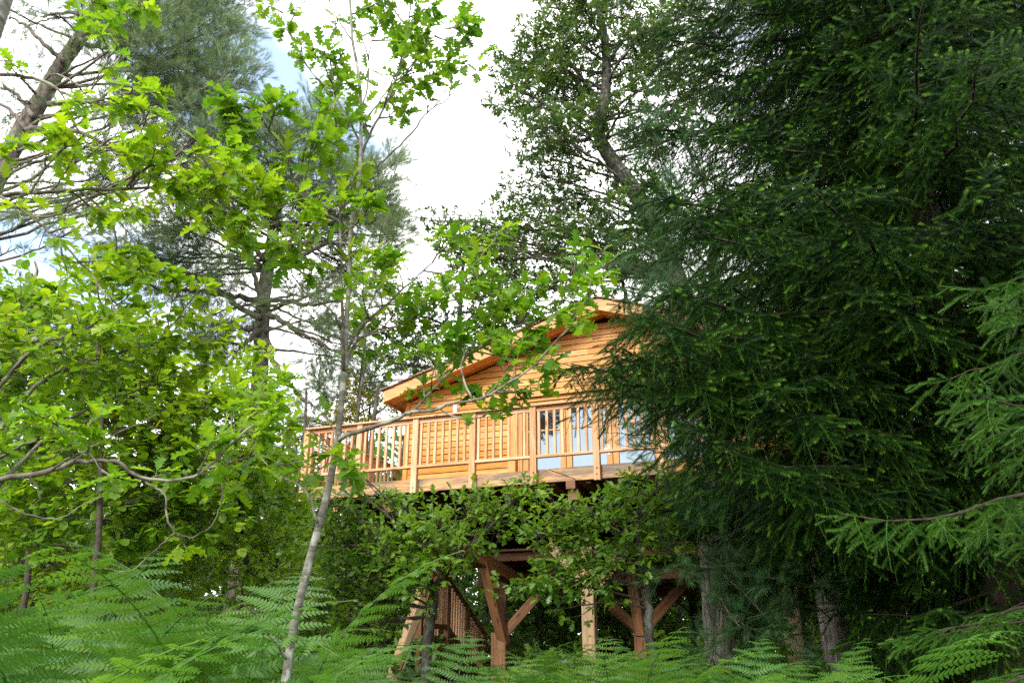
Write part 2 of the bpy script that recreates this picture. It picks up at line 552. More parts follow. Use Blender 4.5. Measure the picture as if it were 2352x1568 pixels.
M['bark_oak'] = bark_mat('oak_bark', (0.028, 0.024, 0.02), (0.075, 0.068, 0.058), (14, 14, 5), 0.95, 0.8, (0.10, 0.105, 0.085), bdist=0.03)
M['bark_grey'] = bark_mat('grey_furrowed_bark', (0.045, 0.035, 0.028), (0.30, 0.27, 0.23), (30, 30, 4.5), 0.95, 1.0, None, bdist=0.04)
M['bark_spruce'] = bark_mat('spruce_bark', (0.018, 0.013, 0.010), (0.055, 0.04, 0.03), (20, 20, 10), 0.95, 0.8)

# ------------------------------------------------------------------ ground
def bank(x, y):
    """the path where the viewer stands lies half a metre below the fern bank"""
    t = max(0.0, min(1.0, (y - 1.0) / 3.5))
    return 0.45 * t * t * (3 - 2 * t)


def ground_z(x, y):
    return (0.10 * sin(x * 0.55 + 1.3) * cos(y * 0.43) + 0.07 * sin(x * 1.7 + y * 0.9) + 0.04 * sin(2.9 * x - 2.1 * y)) * min(1, (abs(y) + abs(x)) / 4) + bank(x, y)


def build_ground():
    xs = sorted(set([round(-14 + i * 0.35, 3) for i in range(81)] + [s * (14 + 6 * k * k) for k in range(1, 9) for s in (-1, 1)]))
    ys = sorted(set([round(-2 + i * 0.35, 3) for i in range(75)] + [-(2 + 6 * k * k) for k in range(1, 9)] + [24.2 + 5 * k * k for k in range(1, 10)]))
    b = MB()
    for y in ys:
        for x in xs:
            far = max(0.0, 1 - (abs(x) + abs(y)) / 60)
            b.v.append(Vector((x, y, ground_z(x, y) * (0.3 + 0.7 * far))))
    W = len(xs)
    for j in range(len(ys) - 1):
        for i in range(W - 1):
            b.f.append((j * W + i, j * W + i + 1, (j + 1) * W + i + 1, (j + 1) * W + i))
    m, nt, bs = new_mat('forest_floor')
    N, L = nt.nodes.new, nt.links.new
    g = N('ShaderNodeNewGeometry')
    n1 = N('ShaderNodeTexNoise'); n1.inputs['Scale'].default_value = 1.2; n1.inputs['Detail'].default_value = 8
    n2 = N('ShaderNodeTexNoise'); n2.inputs['Scale'].default_value = 22; n2.inputs['Detail'].default_value = 6
    L(g.outputs['Position'], n1.inputs['Vector']); L(g.outputs['Position'], n2.inputs['Vector'])
    r1 = ramp(nt, [(0.4, (0.05, 0.033, 0.018)), (0.6, (0.03, 0.05, 0.012))])
    r2 = ramp(nt, [(0.35, (0.5, 0.5, 0.5)), (0.7, (1.5, 1.4, 1.2))])
    L(n1.outputs['Fac'], r1.inputs['Fac']); L(n2.outputs['Fac'], r2.inputs['Fac'])
    mx = N('ShaderNodeMix'); mx.data_type = 'RGBA'; mx.blend_type = 'MULTIPLY'; mx.inputs[0].default_value = 1
    L(r1.outputs[0], mx.inputs[6]); L(r2.outputs[0], mx.inputs[7]); L(mx.outputs[2], bs.inputs['Base Color'])
    bs.inputs['Roughness'].default_value = 1
    bp = N('ShaderNodeBump'); bp.inputs['Strength'].default_value = 0.8; bp.inputs['Distance'].default_value = 0.05
    L(n2.outputs['Fac'], bp.inputs['Height']); L(bp.outputs[0], bs.inputs['Normal'])
    o = b.build('ground', m, None, True)
    o['kind'] = 'structure'
    return o


build_ground()

# ------------------------------------------------------------------ treehouse (local x along the front to the right, y away, z up, 0 = deck top)
O = P(955, 1100, 12.6)
RZ = radians(-20)
GZ = -O.z                      # ground level in house coordinates
house = thing('treehouse', O, 'golden timber treehouse cabin with railed balcony raised on braced posts', 'treehouse', None, RZ)
WD = 2.2                       # depth of the front wall behind the balcony edge
WL, WR, WB = -1.34, 5.9, 8.6
RS, RH = 2.65, 3.50            # ridge position and height of the fascia's top edge
KL, KR = 0.305, 0.352


def roof_top(s):
    return RH - (RS - s) * KL if s < RS else RH - (s - RS) * KR


def sub(name, parent, label=None):
    o = bpy.data.objects.new(name, None)
    link(o, parent)
    if label:
        o['label'] = label
    return o


def emptybase(b, name, mat, parent):
    return b.build(name, mat, parent)


def build_house():
    rng = random.Random(5)
    H = house
    # ---- deck
    b = MB(); b.box(-1.98, 6.9, 0.12, 0.122, -0.06, -0.03)
    deck = b.build('deck', M['brown_x'], H)
    y = 0.07
    while y < 9.0:                      # floor boards
        b = MB(); b.box(-2.0, 6.95, y, y + 0.135, -0.032, 0.0)
        b.build('floor_board', M['rail_x'], deck)
        y += 0.145
    s = -1.6
    while s < 6.9:                      # joists run away from the viewer
        b = MB(); b.beam(Vector((s, 0.09, -0.14)), Vector((s, 9.0, -0.14)), 0.07, 0.2)
        b.build('joist', M['brown_x'], deck)
        s += 0.55
    # rim beam in three spliced lengths, the middle joint scarfed
    for pol in ([(-1.93, -0.2), (-0.02, -0.2), (-0.02, 0.0), (-1.93, 0.0)],
                [(-0.014, -0.2), (2.62, -0.2), (2.62, -0.185), (2.18, -0.002), (-0.014, -0.002)],
                [(2.63, -0.2), (4.05, -0.2), (4.05, 0.002), (2.2, 0.002), (2.63, -0.178)],
                [(4.06, -0.2), (6.95, -0.2), (6.95, 0.0), (4.06, 0.0)]):
        b = MB(); b.prism(pol, 0.0, 0.08)
        b.build('rim_beam', M['rim'], H)
    b = MB(); b.beam(Vector((-1.96, 0.1, -0.1)), Vector((-1.96, 4.2, -0.1)), 0.07, 0.2)
    b.build('rim_beam', M['brown_x'], H)
    # beam ends that carry the rim
    for s in (-0.55, 2.55, 5.4):
        b = MB(); b.beam(Vector((s, -0.0, -0.262)), Vector((s, 8.9, -0.262)), 0.14, 0.115)
        b.build('floor_beam', M['brown_x'], H)
        b = MB(); b.beam(Vector((s + 0.02, 0.06, -0.40)), Vector((s + 0.02, 8.6, -0.40)), 0.16, 0.15)
        b.build('floor_beam', M['brown_x'], H)
    # ---- front railing
    rail = MB(); rail.beam(Vector((-2.12, -0.06, 0.985)), Vector((6.95, -0.06, 0.985)), 0.13, 0.032)
    railing = rail.build('railing', M['rail_x'], H)
    posts = [-2.06, -1.03, 0.0, 1.0, 2.0, 2.98, 3.95, 4.93, 5.9, 6.88]
    for i, s in enumerate(posts):
        b = MB(); b.beam(Vector((s, -0.055, -0.235)), Vector((s, -0.055, 0.968)), 0.10, 0.085, Vector((0, 1, 0)))
        p = b.build('post', M['rail_z'], railing)
        for h in (-0.06, -0.15):
            b = MB(); b.tube([Vector((s + rng.uniform(-.012, .012), -0.105, h)), Vector((s, -0.094, h))], [0.011, 0.013], 8)
            b.build('bolt', M['steel'], railing)
    for i in range(len(posts) - 1):
        a, c = posts[i] + 0.052, posts[i + 1] - 0.052
        b = MB(); b.beam(Vector((a, -0.04, 0.928)), Vector((c, -0.04, 0.928)), 0.042, 0.07)
        b.build('upper_rail', M['rail_x'], railing)
        b = MB(); b.beam(Vector((a, -0.05, 0.185)), Vector((c, -0.05, 0.185)), 0.075, 0.042)
        b.build('lower_rail', M['rail_x'], railing)
        n = 7
        for k in range(n):
            s = a + 0.038 + 0.127 * k * (c - a) / 0.9 + rng.uniform(-.004, .004)
            b = MB(); b.beam(Vector((s, -0.04, 0.207)), Vector((s, -0.04, 0.892)), 0.042, 0.042, Vector((0, 1, 0)), 0.004)
            b.build('baluster', M['rail_z'], railing)
    # ---- left side railing running away
    b = MB(); b.beam(Vector((-2.06, 0.02, 0.98)), Vector((-2.06, 4.1, 0.98)), 0.13, 0.032)
    side = b.build('side_railing', M['rail_y'], H)
    ys = [-0.05, 1.03, 2.06, 3.09, 4.08]
    for i in range(4):
        a, c = ys[i] + 0.05, ys[i + 1] - 0.05
        b = MB(); b.beam(Vector((-2.06, c + 0.05, -0.235)), Vector((-2.06, c + 0.05, 0.962)), 0.085, 0.1, Vector((0, 1, 0)))
        b.build('post', M['rail_z'], side)
        b = MB(); b.beam(Vector((-2.04, a, 0.928)), Vector((-2.04, c, 0.928)), 0.042, 0.07)
        b.build('upper_rail', M['rail_y'], side)
        b = MB(); b.beam(Vector((-2.05, a, 0.185)), Vector((-2.05, c, 0.185)), 0.075, 0.042)
        b.build('lower_rail', M['rail_y'], side)
        for k in range(6):
            yy = a + (c - a) * (k + 0.5) / 6
            b = MB(); b.beam(Vector((-2.04, yy, 0.207)), Vector((-2.04, yy, 0.892)), 0.042, 0.042, Vector((0, 1, 0)), 0.004)
            b.build('baluster', M['rail_z'], side)
    # ---- front wall: dark backing behind a skin of planks
    b = MB()
    b.prism([(WL + .03, 0.0), (0.84, 0.0), (0.84, roof_top(0.84) - 0.24), (WL + .03, roof_top(WL) - 0.24)], WD + 0.04, WD + 0.14)
    b.prism([(0.84, 1.93), (4.62, 1.93), (4.62, roof_top(4.62) - 0.24), (RS, RH - 0.24), (0.84, roof_top(0.84) - 0.24)], WD + 0.04, WD + 0.14)
    b.prism([(4.62, 0.0), (WR - .03, 0.0), (WR - .03, roof_top(WR) - 0.24), (4.62, roof_top(4.62) - 0.24)], WD + 0.04, WD + 0.14)
    wall = b.build('front_wall', M['dark'], H)
    ph = 0.118
    def s_range(h):
        lim = h + 0.235
        return RS - (RH - lim) / KL, RS + (RH - lim) / KR
    k = 0
    while k * ph < RH - 0.35:
        h0, h1 = k * ph + 0.008, (k + 1) * ph - 0.008
        def seg(a, c):
            l0, r0 = s_range(h0); l1, r1 = s_range(h1)
            a0, c0, a1, c1 = max(a, l0), min(c, r0), max(a, l1), min(c, r1)
            if c0 - a0 < 0.05:
                return
            if c1 <= a1:
                c1 = a1 = (a0 + c0) / 2
                poly = [(a0, h0), (c0, h0), (a1, h1)]
            else:
                poly = [(a0, h0), (c0, h0), (c1, h1), (a1, h1)]
            j = rng.uniform(-0.003, 0.003)
            bb = MB(); bb.prism(poly, WD + j, WD + 0.036)
            bb.build('plank', M['siding'], wall)
        seg(WL, 0.752)
        if h0 > 1.87:
            if rng.random() < 0.5:
                m_ = rng.uniform(1.7, 4.0)
                seg(0.908, m_ - 0.0015); seg(m_ + 0.0015, WR)
            else:
                seg(0.908, WR)
        else:
            seg(4.71, WR)
        k += 1
    for s, top in ((0.83, roof_top(0.83) - 0.26), (WL - 0.01, roof_top(WL) - 0.24), (WR, roof_top(WR) - 0.24)):
        b = MB(); b.beam(Vector((s, WD + 0.01, 0.0)), Vector((s, WD + 0.01, top)), 0.15 if s == 0.83 else 0.09, 0.09, Vector((0, 1, 0)))
        b.build('corner_post', M['siding_v'], H)
    # side and back walls
    b = MB(); b.box(WL, WL + 0.12, WD + 0.16, WB, 0, roof_top(WL) - 0.26)
    lw = b.build('side_wall', M['dark'], H)
    for k in range(14):
        b = MB(); b.box(WL - 0.03, WL - 0.002, WD + 0.07, WB, k * ph + 0.004, (k + 1) * ph - 0.004)
        b.build('plank', M['siding'], lw)
    b = MB(); b.box(WR - 0.12, WR, WD + 0.16, WB, 0, roof_top(WR) - 0.26)
    rw = b.build('side_wall', M['dark'], H)
    for k in range(14):
        b = MB(); b.box(WR + 0.002, WR + 0.03, WD + 0.07, WB, k * ph + 0.004, (k + 1) * ph - 0.004)
        b.build('plank', M['siding'], rw)
    b = MB(); b.prism([(WL, 0), (WR, 0), (WR, roof_top(WR) - .26), (RS, RH - .26), (WL, roof_top(WL) - .26)], WB, WB + 0.1)
    b.build('back_wall', M['siding'], H)
    # ---- glazed doors
    b = MB()
    b.beam(Vector((0.90, WD + 0.15, 1.855)), Vector((4.72, WD + 0.15, 1.855)), 0.16, 0.07)
    b.beam(Vector((0.90, WD + 0.15, 0.012)), Vector((4.72, WD + 0.15, 0.012)), 0.16, 0.024)
    fr = b.build('door_frame', M['siding'], H)
    for s in (0.955, 4.66):
        b = MB(); b.beam(Vector((s, WD + 0.15, 0.026)), Vector((s, WD + 0.15, 1.82)), 0.10, 0.15, Vector((0, 1, 0)))
        b.build('jamb', M['door'], fr)
    dy = WD + 0.13
    leaves = [(1.01, 1.83), (1.84, 2.685), (2.695, 3.535), (3.545, 4.60)]
    for i, (a, c) in enumerate(leaves):
        b = MB()
        st = 0.105
        b.beam(Vector((a + st / 2, dy, 0.03)), Vector((a + st / 2, dy, 1.815)), st, 0.06, Vector((0, 1, 0)))
        b.beam(Vector((c - st / 2, dy, 0.03)), Vector((c - st / 2, dy, 1.815)), st, 0.06, Vector((0, 1, 0)))
        b.beam(Vector((a + st, dy, 1.765)), Vector((c - st, dy, 1.765)), 0.056, 0.10)
        b.beam(Vector((a + st, dy, 0.10)), Vector((c - st, dy, 0.10)), 0.056, 0.14)
        door = b.build('glazed_door', M['door'], H)
        b = MB(); b.beam(Vector((a + st, dy, 1.255)), Vector((c - st, dy, 1.255)), 0.05, 0.03)
        b.build('glazing_bar', M['door'], door)
        for z0, z1 in ((0.17, 1.24), (1.27, 1.715)):
            b = MB(); b.box(a + st - 0.004, c - st + 0.004, dy + 0.004, dy + 0.016, z0 - .003, z1 + .003)
            b.build('pane', M['glass'], door)
        if i == 1:
            b = MB()
            b.box(c - 0.075, c - 0.045, dy - 0.04, dy - 0.03, 0.70, 0.88)
            b.tube([Vector((c - 0.06, dy - 0.035, 0.80)), Vector((c - 0.06, dy - 0.075, 0.80)), Vector((c - 0.07, dy - 0.08, 0.80)), Vector((c - 0.17, dy - 0.08, 0.80))], [0.009] * 4, 8)
            b.build('handle', M['steel'], door)
    # dark panel behind the panes; the room's gloom is put into its colour
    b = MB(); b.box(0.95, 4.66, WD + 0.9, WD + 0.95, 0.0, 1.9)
    b.build('dark_room_panel', M['inside'], H)
    # ---- roof
    fd = 1.75
    def slope(s0, s1, dz0, dz1, d0, d1):
        b = MB(); b.prism([(s0, roof_top(s0) + dz0), (s1, roof_top(s1) + dz0), (s1, roof_top(s1) + dz1), (s0, roof_top(s0) + dz1)], d0, d1)
        return b
    roof = slope(-1.64, RS, -0.17, -0.03, fd + 0.05, WB + 0.7).build('roof', M['siding'], H)
    slope(RS + 0.003, 6.75, -0.17, -0.03, fd + 0.05, WB + 0.7).build('roof_slope', M['siding'], roof)
    for k in range(3):      # soffit boards under the front overhang
        d0 = fd + 0.06 + k * 0.145
        slope(-1.61, RS - .002, -0.192, -0.173, d0, d0 + 0.135).build('soffit_board', M['siding'], roof)
        slope(RS + .004, 6.7, -0.192, -0.173, d0, d0 + 0.135).build('soffit_board', M['siding'], roof)
    for s0, s1 in ((-1.64, 0.9), (0.905, RS), (RS + 0.003, 5.2), (5.205, 6.75)):
        slope(s0, s1, -0.225, 0.0, fd, fd + 0.04).build('fascia', M['fascia'], roof)
    slope(-1.665, -1.642, -0.225, 0.0, fd, WB + 0.7).build('eave_board', M['fascia'], roof)
    n = 22
    for side_ in (0, 1):
        lo, hi = (-1.74, RS) if side_ == 0 else (6.85, RS + .003)
        for k in range(n):
            a = lo + (hi - lo) * k / n
            c = lo + (hi - lo) * min(1.0, (k + 1.5) / n)
            ja = rng.uniform(0.0, 0.03)
            za, zc = roof_top(a) + 0.032 + rng.uniform(0, .006), roof_top(c) + 0.010
            pol = [(a, za), (c, zc), (c, zc + 0.016), (a, za + 0.02)]
            if side_:
                pol = pol[::-1]
            b = MB(); b.prism(pol, fd - 0.06 + ja, WB + 0.72)
            b.build('shingle', M['shingle'], roof)
    # ---- wall lamp
    b = MB()
    b.box(-0.345, -0.265, WD - 0.012, WD - 0.004, 1.70, 1.86)
    b.tube([Vector((-0.305, WD - 0.07, 1.68)), Vector((-0.305, WD - 0.07, 1.70)), Vector((-0.305, WD - 0.07, 1.85)), Vector((-0.305, WD - 0.07, 1.87))], [0.03, 0.045, 0.045, 0.03], 12)
    b.build('wall_lamp', M['white'], H)


build_house()

Rinv = Matrix.Rotation(-RZ, 3, 'Z')


def hl(p):
    """world point -> house coordinates"""
    return Rinv @ (p - O)


def strut(u0, v0, Y0, u1, v1, Y1, w, mat, name='brace', h=None):
    p, q = hl(P(u0, v0, Y0)), hl(P(u1, v1, Y1))
    # built along its own z axis so that the grain follows it
    L = (q - p).length
    b = MB(); b.beam(Vector((0, 0, 0)), Vector((0, 0, L)), w, h or w, Vector((0, 1, 0)), 0.012)
    o = b.build(name, mat, house)
    o.location = p
    o.rotation_euler = (q - p).to_track_quat('Z', 'Y').to_euler()
    return o


def ground_post(u, v, Y, top_v, w, mat):
    p = P(u, v, Y)
    top = P(u, top_v, Y)
    b = MB(); b.beam(Vector((0, 0, 0)), Vector((0, 0, top.z)), w, w, Vector((0, 1, 0)), 0.012)
    o = b.build('support_post', mat, house)
    q = hl(Vector((p.x, p.y, 0)))
    o.location = q
    return o


def build_supports():
    # leaning left post with its brace
    strut(900, 1568, 13.2, 978, 1340, 13.6, 0.17, M['tan_z'], 'support_post')
    strut(970, 1352, 13.55, 1040, 1262, 13.9, 0.15, M['brown_z'])
    # Y-shaped column in the middle
    ground_post(1150, 1490, 14.2, 1452, 0.26, M['brown_z'])
    strut(1158, 1475, 14.15, 1112, 1285, 13.6, 0.17, M['brown_z'])
    strut(1150, 1470, 14.2, 1152, 1290, 14.3, 0.19, M['brown_z'])
    strut(1152, 1460, 14.15, 1262, 1335, 14.3, 0.15, M['brown_z'])
    # pale front post
    ground_post(1355, 1450, 12.9, 1255, 0.20, M['tan_z'])
    strut(1362, 1352, 12.9, 1450, 1248, 13.1, 0.14, M['tan_z'])
    strut(1348, 1345, 12.9, 1262, 1250, 13.1, 0.14, M['tan_z'])
    # dark Y column
    ground_post(1474, 1500, 14.0, 1440, 0.20, M['brown_z'])
    strut(1472, 1455, 13.95, 1446, 1280, 13.6, 0.17, M['brown_z'])
    strut(1480, 1450, 14.0, 1476, 1280, 14.4, 0.17, M['tan_z'])
    strut(1478, 1446, 14.0, 1592, 1312, 14.0, 0.17, M['brown_z'])
    strut(1468, 1448, 14.0, 1406, 1392, 13.9, 0.15, M['brown_z'])
    # right hand trestle
    ground_post(1822, 1450, 13.2, 1150, 0.26, M['tan_z'])
    strut(1820, 1385, 13.1, 1712, 1262, 13.1, 0.2, M['tan_z'])
    strut(1745, 1380, 14.0, 1672, 1290, 14.0, 0.2, M['brown_z'])
    # horizontal bearers
    for h, d0, mat in ((-1.32, 3.0, M['brown_x']), (-1.32, 6.5, M['brown_x'])):
        b = MB(); b.beam(Vector((-0.1, d0, h)), Vector((6.3, d0, h)), 0.2, 0.24)
        b.build('bearer', mat, house)
    b = MB(); b.beam(Vector((2.9, 2.3, -1.36)), Vector((6.0, 2.3, -1.36)), 0.16, 0.17)
    b.build('bearer', M['brown_x'], house, )
    for s in (0.35, 2.3, 4.2, 6.0):
        b = MB(); b.beam(Vector((s, 1.5, -1.10)), Vector((s, 8.4, -1.10)), 0.18, 0.2)
        b.build('bearer', M['brown_x'], house)
    strut(1062, 1262, 13.2, 1190, 1335, 14.4, 0.22, M['brown_z'])
    # inner floor seen from below
    for k in range(22):
        y = 1.5 + k * 0.31
        b = MB(); b.box(-0.1, 6.3, y, y + 0.296, -0.985, -0.955)
        b.build('underfloor_board', M['brown_x'], house)
    # joists hanging under it
    for k in range(9):
        y = 1.7 + k * 0.8
        b = MB(); b.beam(Vector((-0.1, y, -1.06)), Vector((6.3, y, -1.06)), 0.08, 0.14)
        b.build('joist', M['brown_x'], house)


build_supports()


def build_stairs():
    """flight of steps behind the cabin's left corner, going down away from the viewer"""
    a, c = P(1030, 1330, 14.4), P(1112, 1455, 16.2)          # right handrail, top and bottom
    run = c - a
    flat = Vector((run.x, run.y, 0)).normalized()
    left = Vector((-flat.y, flat.x, 0))
    st = sub('staircase', house)
    Z = Vector((0, 0, 1))

    def bar(p, q, w, h, name, mat):
        p, q = hl(p), hl(q)
        L = (q - p).length
        b = MB(); b.beam(Vector((0, 0, 0)), Vector((0, 0, L)), w, h, Vector((0, 1, 0)), 0.005)
        o = b.build(name, mat, st)
        o.location = p
        o.rotation_euler = (q - p).to_track_quat('Z', 'Y').to_euler()
    drop = Z * 0.78
    for off in (Vector((0, 0, 0)), left * 0.5):
        bar(a + off, c + off, 0.06, 0.09, 'handrail', M['brown_z'])
        bar(a + off - drop, c + off - drop, 0.05, 0.08, 'lower_rail', M['brown_z'])
        bar(a + off - Z * 1.02, c + off - Z * 1.02, 0.06, 0.26, 'stringer', M['brown_z'])
        for k in range(15):
            p = a + run * ((k + 0.7) / 15.5) + off
            bar(p - drop, p - Z * 0.03, 0.04, 0.04, 'baluster', M['rail_z'])
        for t in (0.0, 0.5, 1.0):
            p = a + run * t + off
            bar(Vector((p.x, p.y, max(0.05, p.z - 1.5))), p + Z * 0.05, 0.09, 0.09, 'newel_post', M['brown_z'])
        if off.length > 0:
            continue
        # level landing railing towards the viewer
        e0 = a + off; e1 = a + off - flat * .7
        bar(e0, e1, 0.06, 0.09, 'handrail', M['brown_z'])
        bar(e0 - drop, e1 - drop, 0.05, 0.08, 'lower_rail', M['brown_z'])
        for k in range(9):
            p = e0.lerp(e1, (k + 0.6) / 9.3)
            bar(p - drop, p - Z * 0.03, 0.04, 0.04, 'baluster', M['rail_z'])
        bar(Vector((e1.x, e1.y, 0.1)), e1 + Z * 0.05, 0.1, 0.1, 'newel_post', M['brown_z'])
    n = 7
    for k in range(n):
        p = a + run * ((k + 0.5) / n) - Z * 0.98
        bar(p, p + left * 0.5, 0.26, 0.04, 'tread', M['brown_z'])
    p = a - flat * 0.35 - Z * 0.95
    bar(p, p + left * 0.5, 0.7, 0.05, 'landing', M['brown_z'])


build_stairs()

# ------------------------------------------------------------------ leaf and spray prototypes (only ever seen as copies)
def proto(name, mesh):
    return bpy.data.objects.new(name, mesh)


def oak_leaf(seed, lobes=4, detail=3, length=1.0, width=0.62):
    """lobed oak leaf lying along +y; a fold at the midrib, curled tip"""
    rng = random.Random(seed)
    rows = [(0.0, 0.035, 0.035)]
    for k in range(lobes):
        y0 = 0.10 + 0.80 * k / lobes
        st = 0.80 / lobes
        env = width * 0.5 * (0.42 + 0.62 * sin(pi * min(1, (k + 0.75) / lobes * 0.86)) ** 1.2)
        wl, wr = env * rng.uniform(.85, 1.12), env * rng.uniform(.85, 1.12)
        if detail >= 3:
            rows += [(y0, wl * .36, wr * .36), (y0 + st * .35, wl * .84, wr * .84), (y0 + st * .62, wl, wr), (y0 + st * .85, wl * .74, wr * .74)]
        else:
            rows += [(y0, wl * .42, wr * .42), (y0 + st * .6, wl, wr)]
    rows += [(0.91, width * .15, width * .15), (0.975, width * .17, width * .17)] if detail >= 3 else [(0.93, width * .17, width * .17)]
    rows += [(1.0, 0.02, 0.02)]
    b = MB()
    fold = rng.uniform(0.08, 0.45)
    curl = rng.uniform(-0.55, 0.25)
    twist = rng.uniform(-0.4, 0.4)
    wav = rng.uniform(0.02, 0.07)
    for i, (y, wl, wr) in enumerate(rows):
        for x in (-wl, 0.0, wr):
            fwd = abs(x) * 0.38
            z = fold * abs(x) + curl * y * y * 0.5 + twist * x * y + (wav * sin(y * 17 + (3 if x > 0 else 0)) if x else 0)
            b.v.append(Vector((x, (y + fwd * (1 if i < len(rows) - 2 else 0.2)), z)) * length)
            b.uv.append((0.5 + x, y))
    for i in range(len(rows) - 1):
        a = i * 3
        b.f.append((a, a + 1, a + 4, a + 3))
        b.f.append((a + 1, a + 2, a + 5, a + 4))
    # petiole
    n = len(b.v)
    b.v += [Vector((-0.012, -0.10, -0.01)) * length, Vector((0.012, -0.10, -0.01)) * length, Vector((0.014, 0.0, 0)) * length, Vector((-0.014, 0, 0)) * length]
    b.uv += [(0.5, 0)] * 4
    b.f.append((n, n + 1, n + 2, n + 3))
    return b


def round_leaf(seed, rows_n=6, width=0.78):
    rng = random.Random(seed)
    b = MB()
    fold, curl = rng.uniform(0.05, 0.35), rng.uniform(-0.5, 0.2)
    for i in range(rows_n + 1):
        y = i / rows_n
        w = width * 0.5 * (sin(pi * (y * 0.93 + 0.045)) ** 0.75)
        if i == rows_n:
            w = 0.01
        for x in (-w, 0, w):
            b.v.append(Vector((x, y, fold * abs(x) + curl * y * y * 0.5 + 0.02 * sin(20 * y) * (1 if x else 0))))
            b.uv.append((0.5 + x, y))
    for i in range(rows_n):
        a = i * 3
        b.f.append((a, a + 1, a + 4, a + 3)); b.f.append((a + 1, a + 2, a + 5, a + 4))
    n = len(b.v)
    b.v += [Vector((-0.01, -0.12, 0)), Vector((0.01, -0.12, 0)), Vector((0.01, 0.02, 0)), Vector((-0.01, 0.02, 0))]
    b.uv += [(0.5, 0)] * 4
    b.f.append((n, n + 1, n + 2, n + 3))
    return b


def merge(dst, src, mat4):
    n = len(dst.v)
    dst.v += [mat4 @ p for p in src.v]
    dst.f += [tuple(i + n for i in f) for f in src.f]
    if src.uv:
        dst.uv += src.uv
    if src.age:
        dst.age += src.age


def place_mat(pos, d, up, s):
    m = frame_of(d, up).to_4x4()
    return Matrix.Translation(pos) @ m @ Matrix.Scale(s, 4)


def oak_spray(seed, n=9, leaf_len=0.10, twig=0.30, mat=None, detail=2):
    """twig along +y carrying lobed leaves, crowded to its tip"""
    rng = random.Random(seed)
    b = MB()
    for k in range(n):
        t = rng.uniform(0.25, 1.0) if k > n * 0.45 else rng.uniform(0.9, 1.0)
        p = Vector((rng.uniform(-.02, .02), twig * t, rng.uniform(-.02, .02)))
        a = rng.uniform(0, 2 * pi)
        d = Vector((cos(a) * 0.9, 0.55 * rng.uniform(0.1, 1.4), sin(a) * 0.55 + rng.uniform(-.35, .15)))
        up = Vector((rng.uniform(-.5, .5), rng.uniform(-.5, .5), 1))
        lf = oak_leaf(seed * 50 + k, 3, detail)
        merge(b, lf, place_mat(p, d, up, leaf_len * rng.uniform(.75, 1.2)))
    # bare twig
    n0 = len(b.v)
    b.tube([Vector((0, 0, 0)), Vector((0.01, twig * .5, 0.01)), Vector((0, twig, 0))], [0.004, 0.003, 0.0015], 3)
    b.uv += [(0.5, 0.5)] * (len(b.v) - n0)
    return b


def needles(b, p, d, L, n, nl, nw, rng, age, spread=0.75, start=0.0):
    """needles set all round a shoot from p along d"""
    d = d.normalized()
    x = d.orthogonal().normalized()
    y = d.cross(x)
    for k in range(n):
        t = start + (1 - start) * (k + rng.random()) / n
        a = k * 2.399963 + rng.uniform(-.3, .3)
        o = x * cos(a) + y * sin(a)
        q = p + d * (L * t)
        dd = (o * spread + d * (1.0 - spread * 0.45)).normalized()
        w = dd.cross(d).normalized() * nw
        l = nl * rng.uniform(.8, 1.15)
        i = len(b.v)
        b.v += [q - w, q + w, q + dd * l]
        b.age += [age, age, age]
        b.f.append((i, i + 1, i + 2))


def spruce_branchlet(seed, L=0.5, nshoot=11, nl=0.015, nw=0.0013, per=46, base_age=0.0):
    rng = random.Random(seed)
    b = MB()
    droop = rng.uniform(0.35, 1.1)
    fresh = rng.choice((0.35, 0.7, 1.0)) if seed < 6 else 1.0  # pale tips: new growth, brightened further to imitate lit tips
    pts = []
    for i in range(7):
        t = i / 6
        pts.append(Vector((0.03 * sin(3 * t + seed), L * t * (1 - 0.12 * t * droop), -L * droop * t * t * 0.6)))
    b.tube(pts, [0.004 * (1 - i / 8) for i in range(7)], 3)
    b.age += [0.0] * len(b.v)
    for i in range(6):
        needles(b, pts[i], pts[i + 1] - pts[i], (pts[i + 1] - pts[i]).length, 15, nl, nw, rng, 0.12 if i < 4 else 0.6)
    for k in range(nshoot):
        t = 0.10 + 0.82 * k / nshoot
        p, d = path_at(pts, t)
        side = 1 if k % 2 else -1
        a = radians(rng.uniform(38, 62)) * side
        dd = Vector((sin(a), cos(a), rng.uniform(-0.75, 0.02)))
        dd = (dd + d * 0.25).normalized()
        sl = L * rng.uniform(0.30, 0.52) * (1.05 - 0.6 * abs(t - 0.35))
        tip_age_lit = rng.choice((0.0, 0.15, 0.4, 0.7, 1.0)) * fresh
        needles(b, p, dd, sl * 0.72, int(per * 0.7), nl, nw, rng, base_age, 0.95)
        needles(b, p + dd * (sl * 0.72), (dd + Vector((0, .12, -.08))), sl * 0.30, int(per * 0.42), nl * .92, nw, rng, tip_age_lit, 0.85)
    return b


def pine_tuft(seed, L=0.22, n=90, nl=0.13, nw=0.0016, spread=0.62):
    rng = random.Random(seed)
    b = MB()
    b.tube([Vector((0, -0.1, 0)), Vector((0, L * .5, 0.01)), Vector((0, L, 0.03))], [0.006, 0.005, 0.003], 3)
    b.age += [0.0] * len(b.v)
    needles(b, Vector((0, 0, 0)), Vector((0, 1, 0.1)), L, n, nl, nw, rng, 0.0, spread, 0.15)
    return b


